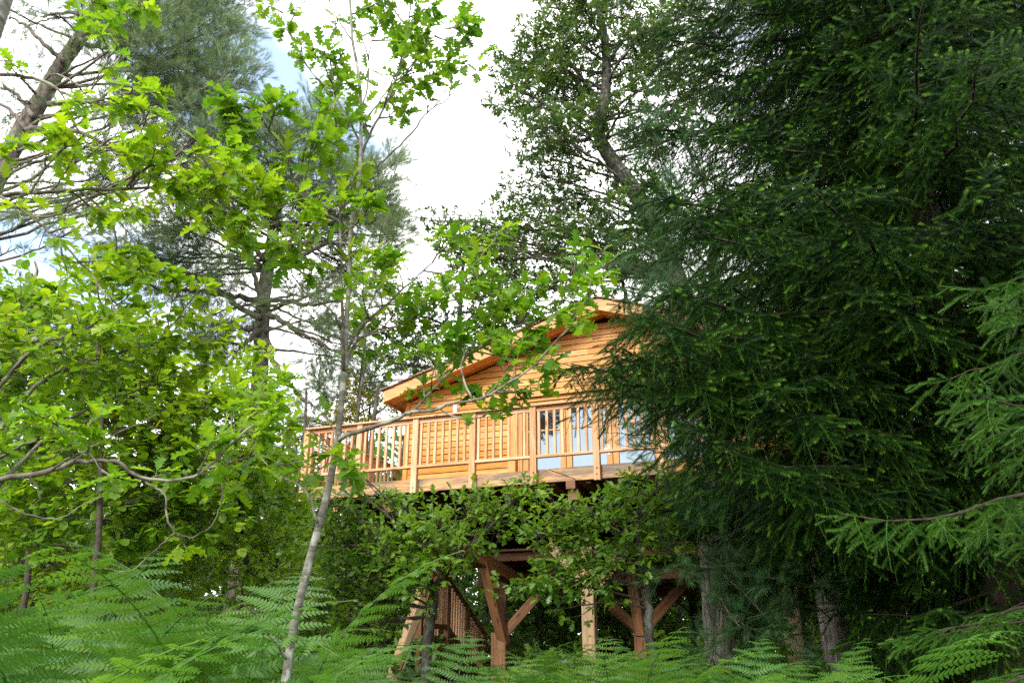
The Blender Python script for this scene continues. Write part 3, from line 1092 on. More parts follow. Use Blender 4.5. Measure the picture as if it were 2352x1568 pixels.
def pine_spray(seed, nl, nw, n_tuft=5, per=70, L=0.16, size=0.45):
    """a twig with several brushes of needles"""
    rng = random.Random(seed)
    b = MB()
    b.tube([Vector((0, 0, 0)), Vector((0.02, size * .5, 0.0)), Vector((0, size, 0.04))], [0.008, 0.006, 0.004], 3)
    b.age += [0.0] * len(b.v)
    for k in range(n_tuft):
        t = (k + 1) / n_tuft
        a = rng.uniform(0, 2 * pi)
        d = Vector((cos(a) * .8, 0.75, sin(a) * .6 + 0.25)) if k < n_tuft - 1 else Vector((0, 1, .2))
        p = Vector((0, size * (0.3 + 0.7 * t), 0.03 * t))
        tl = L * rng.uniform(.7, 1.25)
        q = p + d.normalized() * tl * 0.4
        b.tube([p, q], [0.004, 0.003], 3)
        b.age += [0.0] * 6
        needles(b, q, d, tl, int(per), nl, nw, rng, 0.0, 0.6)
    return b


OAK_NEAR = [proto('oak_leaf_source', oak_leaf(s, 4, 3).mesh('oak_leaf', None)) for s in range(6)]
LEAFMESH = {}


def leaf_meshes(kind, mat):
    key = (kind, mat)
    if key not in LEAFMESH:
        if kind == 'oak':
            bs = [oak_leaf(s, 4 if s % 3 else 3, 3, 1.0, 0.62 + 0.03 * (s % 4)) for s in range(7)]
        elif kind == 'oak_mid':
            bs = [oak_leaf(20 + s, 3, 2) for s in range(5)]
        else:
            bs = [round_leaf(s) for s in range(5)]
        ms = [b.mesh('leaf', M[mat], True) for b in bs]
        ps = [proto('leaf_source', m) for m in ms]
        LEAFMESH[key] = (ms, scatter_group('leaf_scatter_' + kind + mat, ps))
    return LEAFMESH[key]


def in_frame(p):
    u, v = proj(p)
    return -60 < u < 2412 and -60 < v < 1628


class Tree:
    """a thing with trunk, limbs, twigs and leaves"""
    def __init__(self, name, base, label, cat, bark, twig_bark, seed, group=None):
        self.t = thing(name, base, label, cat, group)
        self.base = Vector(base)
        self.bark, self.tbark = bark, twig_bark
        self.rng = random.Random(seed)
        self.seed = seed
        self.twigs = MB()
        self.leaves = []

    def limb(self, ctrl, r0, r1, name='limb', sides=8, n=6, wob=0.0, jit=0.05):
        pts = smooth_path([Vector(c) for c in ctrl], n)
        if wob:
            for i in range(1, len(pts) - 1):
                pts[i] = pts[i] + rand_unit(self.rng) * wob
        m = len(pts)
        rad = [r0 + (r1 - r0) * (i / (m - 1)) ** 0.85 for i in range(m)]
        b = MB(); b.tube(pts, rad, sides, jit, self.rng)
        b.build(name, M['bark_limb'] if self.bark is M['bark_young'] else self.bark, self.t, True, self.base)
        return pts

    def rosette(self, p, d, n, ll, droop=0.15, flat=0.75):
        """a bunch of leaves at a twig tip"""
        rng = self.rng
        d = d.normalized()
        x = d.cross(Vector((0, 0, 1)))
        if x.length < 1e-3:
            x = Vector((1, 0, 0))
        x.normalize()
        a0 = rng.uniform(0, 6)
        for k in range(n):
            a = a0 + 2 * pi * k / n + rng.uniform(-.45, .45)
            o = x * cos(a) + Vector((0, 0, 1)) * sin(a) * (1 - flat)
            o = (o + d * (0.55 * rng.uniform(0.1, 1.6)) + d * 0.55 * (sin(a) * flat)).normalized()
            o.z -= droop * rng.uniform(0, 2.0)
            up = Vector((rng.uniform(-.55, .55), rng.uniform(-.75, .35), 1))
            self.leaves.append((p + o * ll * 0.10, o, up, ll * rng.uniform(0.72, 1.18)))

    def leafy(self, pts, step, tlen, ll, t0=0.1, nleaf=5, up=0.15, side_leaf=3, sub=2, r=0.006, spread=1.0):
        """twigs along a limb, forking once, with leaves along and at the tips"""
        rng = self.rng
        L = sum((pts[i + 1] - pts[i]).length for i in range(len(pts) - 1))
        n = max(1, int(L * (1 - t0) / step))
        for k in range(n + 1):
            t = min(0.999, t0 + (1 - t0) * (k + rng.uniform(-.3, .3)) / max(1, n)) if k < n else 0.999
            t = max(0.0, t)
            p, d = path_at(pts, t)
            a = rand_unit(rng)
            a = (a - d * a.dot(d)).normalized()
            dd = (d * 0.75 + a * spread + Vector((0, 0, up))).normalized() if k < n else d
            tl = tlen * rng.uniform(0.5, 1.25) * (1.1 - 0.45 * t)
            q = [p]
            cur = dd
            for j in range(4):
                cur = (cur + rand_unit(rng) * 0.22 + Vector((0, 0, 0.03))).normalized()
                q.append(q[-1] + cur * tl / 4)
            self.twigs.tube(q, [r * (1 - 0.17 * j) for j in range(5)], 4)
            ends = [(q[-1], cur)]
            for s in range(sub):
                p2, d2 = path_at(q, rng.uniform(0.3, 0.85))
                a = rand_unit(rng)
                a = (a - d2 * a.dot(d2)).normalized()
                d3 = (d2 * 0.7 + a * 0.8 + Vector((0, 0, 0.1))).normalized()
                l2 = tl * rng.uniform(0.25, 0.55)
                m_ = p2 + d3 * l2 * .5 + rand_unit(rng) * l2 * .06
                e = p2 + d3 * l2
                self.twigs.tube([p2, m_, e], [r * .6, r * .5, r * .3], 3)
                ends.append((e, d3))
            for e, d3 in ends:
                self.rosette(e, d3, rng.randint(max(2, nleaf - 2), nleaf + 1), ll)
            for s in range(side_leaf):
                p2, d2 = path_at(q, rng.uniform(0.3, 1.0))
                a = rand_unit(rng)
                o = (a - d2 * a.dot(d2)).normalized() + d2 * 0.5
                o.z -= 0.15
                self.leaves.append((p2, o.normalized(), Vector((rng.uniform(-.5, .5), rng.uniform(-.7, .3), 1)), ll * rng.uniform(.65, 1.1)))

    def blob(self, frm, u, v, r_px, Y, n_sub, n_twig, ll, tlen, nleaf=4, dy=0.6, r=0.012, squash=0.8, sag=0.0):
        """one limb from point frm out to a clump of foliage, filled with twigs"""
        rng = self.rng
        C = P(u, v, Y)
        R = r_px * (C - EYE).length / FPX
        mid = frm.lerp(C, 0.5) + Vector((rng.uniform(-.1, .1), rng.uniform(-.1, .1), -sag + rng.uniform(0, .12))) * (C - frm).length
        pts = smooth_path([frm, mid, C], 6)
        for i in range(1, len(pts)):
            pts[i] += rand_unit(rng) * 0.02 * (C - frm).length * 0.5
        self.twigs.tube(pts, [r * (1 - 0.6 * i / len(pts)) for i in range(len(pts))], 5)
        for k in range(n_sub):
            p, d = path_at(pts, rng.uniform(0.55, 1.0))
            o = rand_unit(rng)
            o = Vector((o.x, o.y * dy / 0.6 * 0.8, o.z * squash)) * R * (rng.random() ** 0.4)
            e = C + o
            m_ = p.lerp(e, 0.5) + rand_unit(rng) * 0.12 * (e - p).length
            q = smooth_path([p, m_, e], 3)
            self.twigs.tube(q, [r * .45 * (1 - 0.65 * i / len(q)) for i in range(len(q))], 4)
            for j in range(n_twig):
                p2, d2 = path_at(q, rng.uniform(0.35, 1.0) if j else 0.999)
                a = rand_unit(rng)
                d3 = (d2 * 0.6 + a * 0.9 + Vector((0, 0, 0.12))).normalized()
                l2 = tlen * rng.uniform(.5, 1.2)
                e2 = p2 + d3 * l2
                self.twigs.tube([p2, p2 + d3 * l2 * .5 + rand_unit(rng) * l2 * .05, e2], [r * .2, r * .16, r * .1], 3)
                self.rosette(e2, d3, rng.randint(max(2, nleaf - 1), nleaf + 1), ll, 0.12, 0.6)
        return pts

    def finish(self, kind, mat, n_single=300, mid_kind=None):
        if self.twigs.v:
            self.twigs.build('twigs', self.tbark, self.t, True, self.base, 'stuff')
        ms, ng = leaf_meshes(kind, mat)
        far_ms, far_ng = leaf_meshes(mid_kind, mat) if mid_kind else (ms, ng)
        score = []
        for i, (p, d, up, s) in enumerate(self.leaves):
            if in_frame(p):
                score.append((s / (p - EYE).length, i))
        score.sort(reverse=True)
        pick = set(i for _, i in score[:n_single])
        for i in pick:
            p, d, up, s = self.leaves[i]
            o = bpy.data.objects.new('leaf', ms[i % len(ms)])
            o.matrix_basis = Matrix.Translation(p - self.base) @ frame_of(d, up).to_4x4() @ Matrix.Scale(s, 4)
            link(o, self.t)
        rest = [it for i, it in enumerate(self.leaves) if i not in pick]
        if rest:
            scatter('foliage', far_ng, rest, self.t, self.base, len(far_ms), self.seed)
        return len(self.leaves)


LOG = {}

# ------------------------------------------------------------------ the young oak in front
def young_oak():
    Y = 4.0
    base = Vector((P(640, 1620, Y).x, Y, 0))
    T = Tree('young_oak', base, 'slender young oak with grey trunk standing before the balcony corner', 'tree', M['bark_young'], M['bark_twig'], 11)
    tr = [(610, 1900), (655, 1568), (700, 1330), (745, 1160), (775, 1010), (790, 850), (796, 740), (803, 624), (806, 528), (825, 408), (829, 307), (829, 240), (822, 160), (810, 96), (806, 34), (800, -60), (795, -160)]
    ctrl = [P(u, v, Y + 0.0004 * (v - 800)) for u, v in tr]
    ctrl[0] = base + Vector((0, 0, -0.05))
    pts = smooth_path(ctrl, 6)
    m = len(pts)
    zr = [(0, .026), (1.4, .0225), (2.25, .0190), (3.0, .0145), (3.95, .0108), (4.7, .0088), (5.6, .007), (6.5, .004)]
    def rz(z):
        for (a, x), (c, y) in zip(zr, zr[1:]):
            if z <= c:
                return x + (y - x) * max(0, (z - a)) / (c - a)
        return .004
    b = MB(); b.tube(pts, [rz(p.z) for p in pts], 14, 0.035, T.rng)
    b.build('trunk', M['bark_young'], T.t, True, base)
    def lim(pl, r0, r1, dy=0.0, Y0=Y, wob=0.004):
        n = len(pl)
        return T.limb([P(u, v, Y0 + dy * i / (n - 1)) for i, (u, v) in enumerate(pl)], r0, r1, 'limb', 7, 5, wob)
    ll = 0.094
    # low limb reaching right in front of the facade
    a1 = lim([(780, 1010), (797, 998), (870, 977), (909, 962), (946, 945), (975, 945), (1008, 939), (1032, 926), (1084, 919), (1121, 909), (1154, 889), (1220, 843), (1290, 770), (1340, 700)], .0135, .004, -0.35)
    T.leafy(a1, .10, .26, ll, .6, 5, .12, 3, 2)
    a2 = lim([(938, 948), (952, 942), (989, 899), (1025, 863), (1065, 826), (1117, 790), (1190, 745), (1260, 700), (1345, 640)], .0075, .003, 0.25)
    T.leafy(a2, .07, .32, ll, .2, 5, .15, 4, 2)
    a3 = lim([(1010, 938), (1045, 958), (1085, 960), (1110, 955)], .005, .003, -0.1)
    T.leafy(a3, .2, .10, ll * 1.1, .6, 3, -.2, 1, 0)
    a3 = lim([(1084, 919), (1060, 850), (1080, 800), (1150, 760), (1240, 735)], .006, .003, 0.3, Y - .2)
    T.leafy(a3, .08, .26, ll, .25, 5, .1, 4, 2)
    # two limbs rising to the right
    b1 = lim([(794, 850), (800, 823), (820, 784), (856, 761), (932, 741), (988, 701), (1050, 650), (1105, 590)], .009, .003, 0.3)
    T.leafy(b1, .075, .32, ll, .2, 5, .15, 4, 2)
    b2 = lim([(822, 782), (829, 751), (882, 704), (940, 650), (985, 610), (1010, 580)], .009, .003, -0.3)
    T.leafy(b2, .09, .28, ll, .25, 5, .15, 4, 2)
    b3 = lim([(800, 800), (830, 745), (850, 700), (870, 650), (890, 610)], .008, .003, 0.5)
    T.leafy(b3, .14, .25, ll, .3, 5, .15, 3, 2)
    # sparse long shoot to the right
    d1 = lim([(829, 430), (829, 418), (896, 355), (944, 307), (975, 265), (997, 245), (1033, 211), (1085, 175)], .008, .002, 0.2)
    T.leafy(d1, .38, .07, ll * .85, .5, 3, 0, 1, 0)
    d2 = lim([(997, 245), (1030, 225), (1080, 150), (1105, 125)], .004, .002, 0.2, 4.1)
    T.leafy(d2, .14, .08, ll * .95, .4, 4, 0, 1, 0)
    e1 = lim([(829, 400), (834, 345), (870, 270), (901, 206), (935, 86), (942, 20), (950, -70)], .010, .003, -0.2)
    T.leafy(e1, .09, .30, ll, .25, 5, .1, 4, 2)
    e2 = lim([(901, 206), (950, 150), (1000, 80), (1045, 60)], .006, .002, -0.1, 3.9)
    T.leafy(e2, .08, .26, ll, .2, 5, .1, 4, 2)
    e3 = lim([(829, 300), (860, 250), (905, 190), (960, 150), (1010, 140)], .006, .002, 0.2)
    T.leafy(e3, .13, .2, ll, .3, 4, .1, 3, 1)
    f1 = lim([(828, 330), (805, 283), (757, 206), (709, 158), (671, 82), (642, 10), (620, -60)], .008, .002, 0.3)
    T.leafy(f1, .13, .17, ll * .95, .28, 4, 0, 3, 1)
    g1 = lim([(806, 540), (786, 513), (728, 480), (676, 413), (656, 365), (627, 312), (590, 260), (565, 245)], .012, .003, -0.5)
    T.leafy(g1, .07, .30, ll * 1.1, .12, 5, .1, 4, 2)
    g2 = lim([(728, 480), (690, 500), (640, 510), (580, 505), (530, 480)], .007, .002, -0.3, 3.7)
    T.leafy(g2, .11, .24, ll * 1.05, .2, 5, .1, 3, 2)
    g3 = lim([(803, 600), (770, 560), (730, 545), (690, 560), (650, 560)], .007, .002, -0.4, 4.0)
    T.leafy(g3, .12, .24, ll, .3, 5, .1, 3, 1)
    g4 = lim([(676, 413), (700, 370), (730, 330), (740, 290)], .006, .002, 0.0, 3.7)
    T.leafy(g4, .11, .22, ll, .2, 5, .1, 3, 2)
    # second thin stem
    s2 = lim([(788, 850), (786, 672), (783, 560), (781, 398), (767, 230), (760, 150)], .010, .003, -0.3)
    T.leafy(s2, .11, .24, ll * .95, .3, 5, .2, 3, 2)
    # top
    top = lim([(829, 260), (845, 190), (850, 110), (880, 40), (900, -40)], .006, .002, 0.2)
    T.leafy(top, .13, .22, ll * .9, .3, 4, .1, 3, 1)
    top = lim([(810, 96), (780, 50), (755, 0), (740, -60)], .006, .002, 0.1)
    T.leafy(top, .15, .14, ll * .9, .4, 4, .1, 2, 1)
    top = lim([(806, 34), (860, 10), (900, -10), (980, -30)], .006, .002, 0.1)
    T.leafy(top, .12, .2, ll * .9, .3, 5, .0, 3, 1)
    # bare grey shoots at the left
    lim([(786, 760), (757, 710), (700, 672), (661, 600), (656, 504)], .006, .002, -0.3)
    lim([(657, 1512), (640, 1480), (605, 1445), (585, 1410), (560, 1385)], .007, .003, -0.2)
    t = lim([(772, 1040), (745, 1010), (700, 985), (640, 980)], .005, .002, -0.2)
    T.leafy(t, .3, .07, ll * .9, .5, 3, 0, 1, 0)
    t = lim([(776, 1000), (750, 960), (720, 930), (690, 905)], .005, .002, 0.1)
    T.leafy(t, .3, .08, ll * .9, .4, 3, 0, 1, 0)
    t = lim([(772, 1045), (780, 1050), (795, 1062), (800, 1075)], .004, .002, -0.25)
    T.leafy(t, .05, .06, ll * 1.15, .3, 5, -.1, 2, 0)
    t = lim([(775, 1000), (740, 1075), (700, 1060), (650, 1065)], .004, .002, -0.2)
    T.leafy(t, .3, .07, ll, .6, 3, 0, 1, 0)
    t = lim([(730, 1200), (710, 1140), (680, 1110), (640, 1090), (590, 1040)], .008, .003, 0.2)
    T.leafy(t, .3, .1, ll, .6, 3, 0, 1, 0)
    LOG['young_oak'] = T.finish('oak', 'oak_young')


young_oak()


def left_oak():
    Y = 3.1
    bx = P(-330, 900, Y).x
    base = Vector((bx, Y, 0))
    T = Tree('oak_tree', base, 'oak at the frame edge whose long boughs with lime green leaves hang into view', 'tree', M['bark_young'], M['bark_twig'], 21)
    pts = smooth_path([base, base + Vector((.05, 0, 1.5)), base + Vector((-.02, .05, 3.2)), base + Vector((.1, 0, 5.5)), base + Vector((.2, 0, 7))], 5)
    b = MB(); b.tube(pts, [.16, .15, .145, .14, .135, .13, .125, .12, .115, .11, .1, .095, .09, .085, .08, .07, .06, .05, .04, .03, .02], 12, .04, T.rng)
    b.build('trunk', M['bark_young'], T.t, True, base)
    ll = 0.085
    def lim(pl, r0, r1, dy=0.0, Y0=Y, wob=0.004):
        n = len(pl)
        return T.limb([P(u, v, Y0 + dy * i / (n - 1)) for i, (u, v) in enumerate(pl)], r0, r1, 'limb', 7, 5, wob)
    a = lim([(-330, 540), (-150, 480), (0, 450), (140, 438), (300, 432), (400, 425), (480, 438), (560, 465), (610, 472)], .013, .003, .2)
    T.leafy(a, .065, .26, ll, .36, 5, .12, 3, 2)
    a = lim([(70, 443), (110, 380), (150, 340), (210, 330), (260, 350)], .006, .002, -.1)
    T.leafy(a, .07, .15, ll, .2, 4, .0, 2, 1)
    a = lim([(290, 432), (330, 390), (390, 370), (450, 360), (500, 370)], .006, .002, -.2, 3.2)
    T.leafy(a, .06, .18, ll, .2, 5, .1, 3, 1)
    a = lim([(300, 432), (310, 380), (312, 330), (330, 290)], .006, .002, -.2, 3.2)
    T.leafy(a, .1, .14, ll * 1.1, .25, 4, .0, 3, 1)
    a = lim([(-60, 430), (0, 350), (40, 330), (80, 310)], .006, .002, -.1)
    T.leafy(a, .1, .12, ll, .3, 4, .0, 2, 1)
    a = lim([(0, 450), (100, 520), (200, 620), (260, 700)], .007, .003, .1)
    T.leafy(a, .09, .22, ll * .95, .1, 4, .0, 3, 1)
    a = lim([(180, 436), (260, 500), (300, 540), (320, 590)], .006, .002, .1, 3.2)
    T.leafy(a, .09, .18, ll * .95, .1, 5, .0, 3, 1)
    a = lim([(380, 425), (430, 470), (480, 510), (520, 540)], .006, .002, .1, 3.2)
    T.leafy(a, .1, .16, ll * .95, .2, 4, .0, 3, 1)
    # upper boughs
    a = lim([(-330, 300), (-150, 200), (0, 172), (90, 185), (150, 215), (210, 235), (290, 215), (350, 212)], .013, .002, -.15)
    T.leafy(a, .085, .10, ll * .85, .55, 4, 0, 2, 1)
    a = lim([(100, 190), (130, 170), (200, 200), (250, 130), (240, 95)], .005, .002, -.2)
    T.leafy(a, .11, .08, ll * .85, .4, 3, 0, 2, 0)
    a = lim([(-330, 80), (-100, 0), (60, -60), (160, -30), (215, 15), (225, 50)], .012, .002, -.1)
    T.leafy(a, .11, .12, ll, .6, 4, -.1, 2, 1)
    a = lim([(60, -60), (200, -60), (290, -20), (325, 10)], .006, .002, -.1)
    T.leafy(a, .12, .1, ll, .5, 4, -.1, 2, 1)
    a = lim([(-200, 220), (-60, 150), (0, 140), (20, 150)], .006, .002, -.1)
    T.leafy(a, .12, .06, ll, .75, 3, -.1, 1, 0)
    # low boughs
    a = lim([(-330, 1180), (-150, 1125), (0, 1100), (120, 1080), (165, 1062), (210, 1060), (270, 1060), (310, 1090), (400, 1104), (470, 1078), (530, 1020), (600, 960)], .0135, .004, .3, 3.0)
    T.leafy(a, .10, .2, ll, .68, 5, .12, 3, 2)
    a = lim([(-100, 1110), (0, 1050), (60, 1020), (120, 1000), (190, 990)], .008, .002, -.2, 3.0)
    T.leafy(a, .10, .18, ll, .2, 5, .1, 3, 1)
    a = lim([(310, 1090), (345, 1115), (378, 1135), (385, 1190), (405, 1225), (445, 1232), (490, 1200), (510, 1150)], .0055, .002, .1, 3.2)
    T.leafy(a, .2, .14, ll, .5, 4, 0, 2, 1)
    a = lim([(120, 1080), (160, 1050), (200, 1040), (235, 1080)], .005, .002, -.2, 3.0)
    T.leafy(a, .1, .1, ll, .3, 4, 0, 2, 1)
    a = lim([(470, 1078), (540, 1060), (590, 1040), (640, 1000)], .006, .002, .2, 3.3)
    T.leafy(a, .08, .16, ll, .15, 5, .1, 3, 1)
    a = lim([(520, 1030), (560, 980), (590, 930), (600, 890)], .006, .002, .2, 3.4)
    T.leafy(a, .07, .18, ll, .1, 5, .1, 3, 1)
    # crooked bare twigs under the low bough
    for pl in ([(67, 1090), (85, 1120), (90, 1150), (70, 1160)], [(165, 1062), (220, 1020), (300, 980), (360, 950)], [(400, 1225), (360, 1260), (300, 1310), (240, 1305)], [(0, 1150), (60, 1180), (130, 1190), (190, 1160), (260, 1130)]):
        lim(pl, .004, .0015, .1, 3.0)
    LOG['left_oak'] = T.finish('oak', 'oak_lime')


left_oak()


def hazel():
    Y = 4.6
    base = Vector((P(-120, 1500, Y).x, Y, 0))
    T = Tree('hazel_shrub', base, 'hazel shrub with small rounded leaves on arching pale twigs at left', 'shrub', M['bark_young'], M['bark_twig'], 31)
    def lim(pl, r0, r1, dy=0.0, Y0=Y, wob=0.006):
        n = len(pl)
        return T.limb([P(u, v, Y0 + dy * i / (n - 1)) for i, (u, v) in enumerate(pl)], r0, r1, 'limb', 7, 5, wob)
    b0 = base
    for k, pl in enumerate(([(-100, 1200), (-60, 900), (0, 798), (128, 778), (215, 746), (278, 693), (340, 640)],
                            [(-130, 1250), (-80, 1000), (80, 800), (150, 810), (220, 835), (300, 830), (380, 760), (430, 700)],
                            [(-90, 1200), (20, 960), (120, 860), (210, 850), (300, 800), (420, 780), (500, 770)],
                            [(-60, 1250), (60, 1050), (180, 950), (300, 900), (420, 860)],
                            [(-110, 1100), (-60, 800), (40, 720), (120, 690), (200, 650)])):
        pts = T.limb([base] + [P(u, v, Y + .15 * (k - 2)) for u, v in pl], .02, .003, 'limb', 7, 5, .008)
        T.leafy(pts, .12, .34, .062, .35, 4, .1, 6, 3, .004)
    LOG['hazel'] = T.finish('round', 'hazel')


hazel()


# ------------------------------------------------------------------ shrub oaks in front of the house and the thicket at the left
def shrub(name, label, base_px, Y, stem, blobs, mat, seed, n_sub, n_twig, ll, bark=None, cat='tree', kind='oak', r0=.05, group=None, mid=None, n_single=300, nleaf=4, tlen=.16):
    base = Vector((P(base_px, 1480, Y).x, Y, 0))
    T = Tree(name, base, label, cat, bark or M['bark_oak'], M['bark_dark_twig'], seed, group)
    ctrl = [base] + [P(u, v, Y + dd) for u, v, dd in stem]
    pts = smooth_path(ctrl, 5)
    for i in range(1, len(pts) - 1):
        pts[i] += rand_unit(T.rng) * r0 * .35
    b = MB(); b.tube(pts, [r0 * (1 - .7 * i / len(pts)) for i in range(len(pts))], 9, .08, T.rng)
    b.build('trunk', bark or M['bark_oak'], T.t, True, base)
    for (u, v, r, dd) in blobs:
        C = P(u, v, Y + dd)
        best, bd = None, 1e9
        for i in range(len(pts) // 3, len(pts)):
            q = pts[i]
            dz = C.z - q.z
            cost = (C - q).length + (max(0, -dz) * .8)
            if cost < bd:
                best, bd = q, cost
        k = max(2, int(n_sub * (r / 80) ** 2))
        T.blob(best, u, v, r, Y + dd, k, n_twig, ll, tlen, nleaf, r=r0 * .26)
    LOG[name + str(seed)] = T.finish(kind, mat, n_single, mid)
    return T


shrub('shrub_oak', 'spreading shrub oak under the balcony left end, its crown hiding the beams', 985, 8.6,
      [(985, 1470, 0), (996, 1400, .1), (1003, 1340, 0), (1040, 1300, -.1), (1060, 1270, -.2)],
      [(1010, 1190, 62, .1), (1090, 1165, 60, -.2), (1170, 1150, 55, -.2), (1225, 1120, 36, -.1), (940, 1165, 48, .2), (870, 1150, 40, .3), (780, 1165, 50, .2), (830, 1215, 65, .3), (910, 1240, 70, -.1),
       (990, 1250, 62, -.3), (1070, 1225, 55, -.3), (1140, 1200, 45, -.2), (760, 1240, 55, .3), (800, 1300, 65, .2), (880, 1310, 65, 0), (950, 1310, 50, -.2), (760, 1350, 55, .4), (840, 1375, 55, .3), (905, 1370, 42, .1), (960, 1350, 40, -.3), (1000, 1300, 45, -.4), (925, 1340, 40, -.4), (1040, 1270, 40, -.4), (870, 1430, 45, .2), (790, 1440, 50, .4),
       (730, 1130, 30, .4), (750, 1185, 45, .4), (825, 1090, 24, .2), (820, 1120, 28, .2)],
      'oak_mid', 41, 23, 4, .085, None, 'tree', 'oak', .06, None, None, 300, 4, .14)
shrub('shrub_oak', 'bushy shrub oak with dark forked stem in front of the pale support post', 1500, 8.0,
      [(1496, 1500, 0), (1490, 1400, 0), (1484, 1330, 0), (1470, 1290, -.05), (1466, 1230, -.05), (1462, 1190, 0)],
      [(1460, 1130, 52, -.1), (1520, 1115, 40, 0), (1395, 1160, 55, -.1), (1330, 1190, 58, -.2), (1270, 1170, 42, -.1), (1250, 1220, 48, -.2), (1420, 1210, 60, -.3), (1500, 1180, 60, .1), (1570, 1165, 50, .1), (1620, 1190, 40, .2),
       (1300, 1250, 55, -.2), (1370, 1270, 60, -.3), (1225, 1320, 48, -.2), (1180, 1350, 35, -.1), (1270, 1330, 55, -.3), (1330, 1345, 50, -.2), (1295, 1395, 36, -.1), (1440, 1285, 45, -.2), (1540, 1240, 45, .1), (1400, 1330, 35, -.2), (1590, 1130, 30, .2)],
      'oak_mid', 42, 23, 4, .082, None, 'tree', 'oak', .05, None, None, 300, 4, .14)
# thicket at the left
shrub('thicket_tree', 'thin dark stemmed young tree in the green thicket left of centre', 225, 5.8,
      [(215, 1350, 0), (228, 1200, 0), (235, 1000, .05), (228, 850, 0), (215, 760, 0), (200, 700, 0)],
      [(60, 760, 85, .5), (170, 780, 80, .3), (60, 880, 90, .6), (180, 890, 90, .3), (290, 850, 80, .2), (400, 880, 80, .4), (90, 990, 85, .5), (250, 980, 90, .3), (370, 980, 85, .2), (150, 1110, 85, .4), (300, 1090, 85, .3), (420, 1070, 75, .3), (480, 940, 70, .4), (60, 1180, 85, .4), (240, 1200, 80, .4), (360, 1180, 80, .4), (470, 1160, 75, .4), (30, 700, 60, .5)],
      'hazel', 51, 24, 4, .078, M['bark_dark_twig'], 'tree', 'round', .026, None, None, 300, 4, .2)
shrub('thicket_tree', 'bright leaved young oak growing in the thicket beside the pine foot', 560, 7.4,
      [(560, 1400, 0), (555, 1200, 0), (545, 1050, .1), (540, 930, 0), (550, 870, 0)],
      [(540, 880, 55, 0), (600, 870, 45, .2), (480, 900, 60, .1), (600, 930, 60, .1), (520, 960, 70, -.1), (440, 990, 70, 0), (620, 1000, 60, .1), (550, 1040, 75, -.2), (460, 1070, 75, 0), (630, 1080, 55, .2), (560, 1130, 75, -.1), (460, 1160, 75, 0), (640, 1160, 60, .2), (560, 1220, 75, 0), (660, 1230, 50, .1), (450, 1250, 75, .2), (560, 1300, 75, 0), (650, 1310, 55, .2), (380, 1260, 70, .3), (300, 1270, 70, .3)],
      'hazel', 52, 24, 4, .088, M['bark_dark_twig'], 'tree', 'oak', .03, None, 'oak_mid', 300, 4, .18)
shrub('thicket_tree', 'leafy oak sapling filling the far left edge behind the arching twigs', 60, 7.0,
      [(60, 1350, 0), (50, 1150, 0), (40, 950, .1), (60, 800, 0)],
      [(30, 730, 60, 0), (110, 740, 70, .3), (30, 830, 80, .2), (130, 840, 80, .3), (230, 790, 70, .3), (330, 780, 65, .5), (30, 950, 80, .2), (130, 960, 80, .4), (30, 1080, 80, .2), (140, 1070, 80, .4), (40, 1200, 80, .3), (140, 1210, 80, .4), (330, 900, 70, .6), (250, 900, 70, .5), (40, 1300, 80, .3), (150, 1320, 80, .4), (260, 1330, 70, .4), (370, 1330, 70, .4)],
      'hazel', 53, 24, 4, .088, M['bark_dark_twig'], 'tree', 'oak', .032, None, 'oak_mid', 300, 4, .2)

# ------------------------------------------------------------------ tall trees
def protos_of(fn, seeds, mat, smooth=False, **kw):
    return [proto('spray_source', fn(s, **kw).mesh('spray', mat, smooth)) for s in seeds]


NG_OAKFAR = scatter_group('oak_spray_scatter', protos_of(oak_spray, range(5), M['oak_far'], True, n=10, leaf_len=0.12, twig=0.34))
NG_WOOD = scatter_group('wood_spray_scatter', protos_of(oak_spray, range(10, 14), M['wood_leaf'], True, n=10, leaf_len=0.13, twig=0.36, detail=2))
NG_YELLOW = scatter_group('yellow_spray_scatter', protos_of(oak_spray, range(20, 23), M['yellow_leaf'], True, n=9, leaf_len=0.12, twig=0.3, detail=2))
NG_PINE = scatter_group('pine_spray_scatter', protos_of(pine_spray, range(5), M['pine'], nl=0.15, nw=0.0022, n_tuft=5, per=46, L=0.17, size=0.5))
NG_WPINE = scatter_group('white_pine_scatter', protos_of(pine_spray, range(5, 10), M['white_pine'], nl=0.10, nw=0.0015, n_tuft=6, per=38, L=0.11, size=0.36))
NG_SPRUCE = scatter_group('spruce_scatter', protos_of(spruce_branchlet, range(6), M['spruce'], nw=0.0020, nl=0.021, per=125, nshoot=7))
NG_NSPRUCE = scatter_group('near_spruce_scatter', protos_of(spruce_branchlet, range(6, 11), M['near_spruce'], L=0.36, nshoot=6, nl=0.020, nw=0.0013, per=165, base_age=0.25))


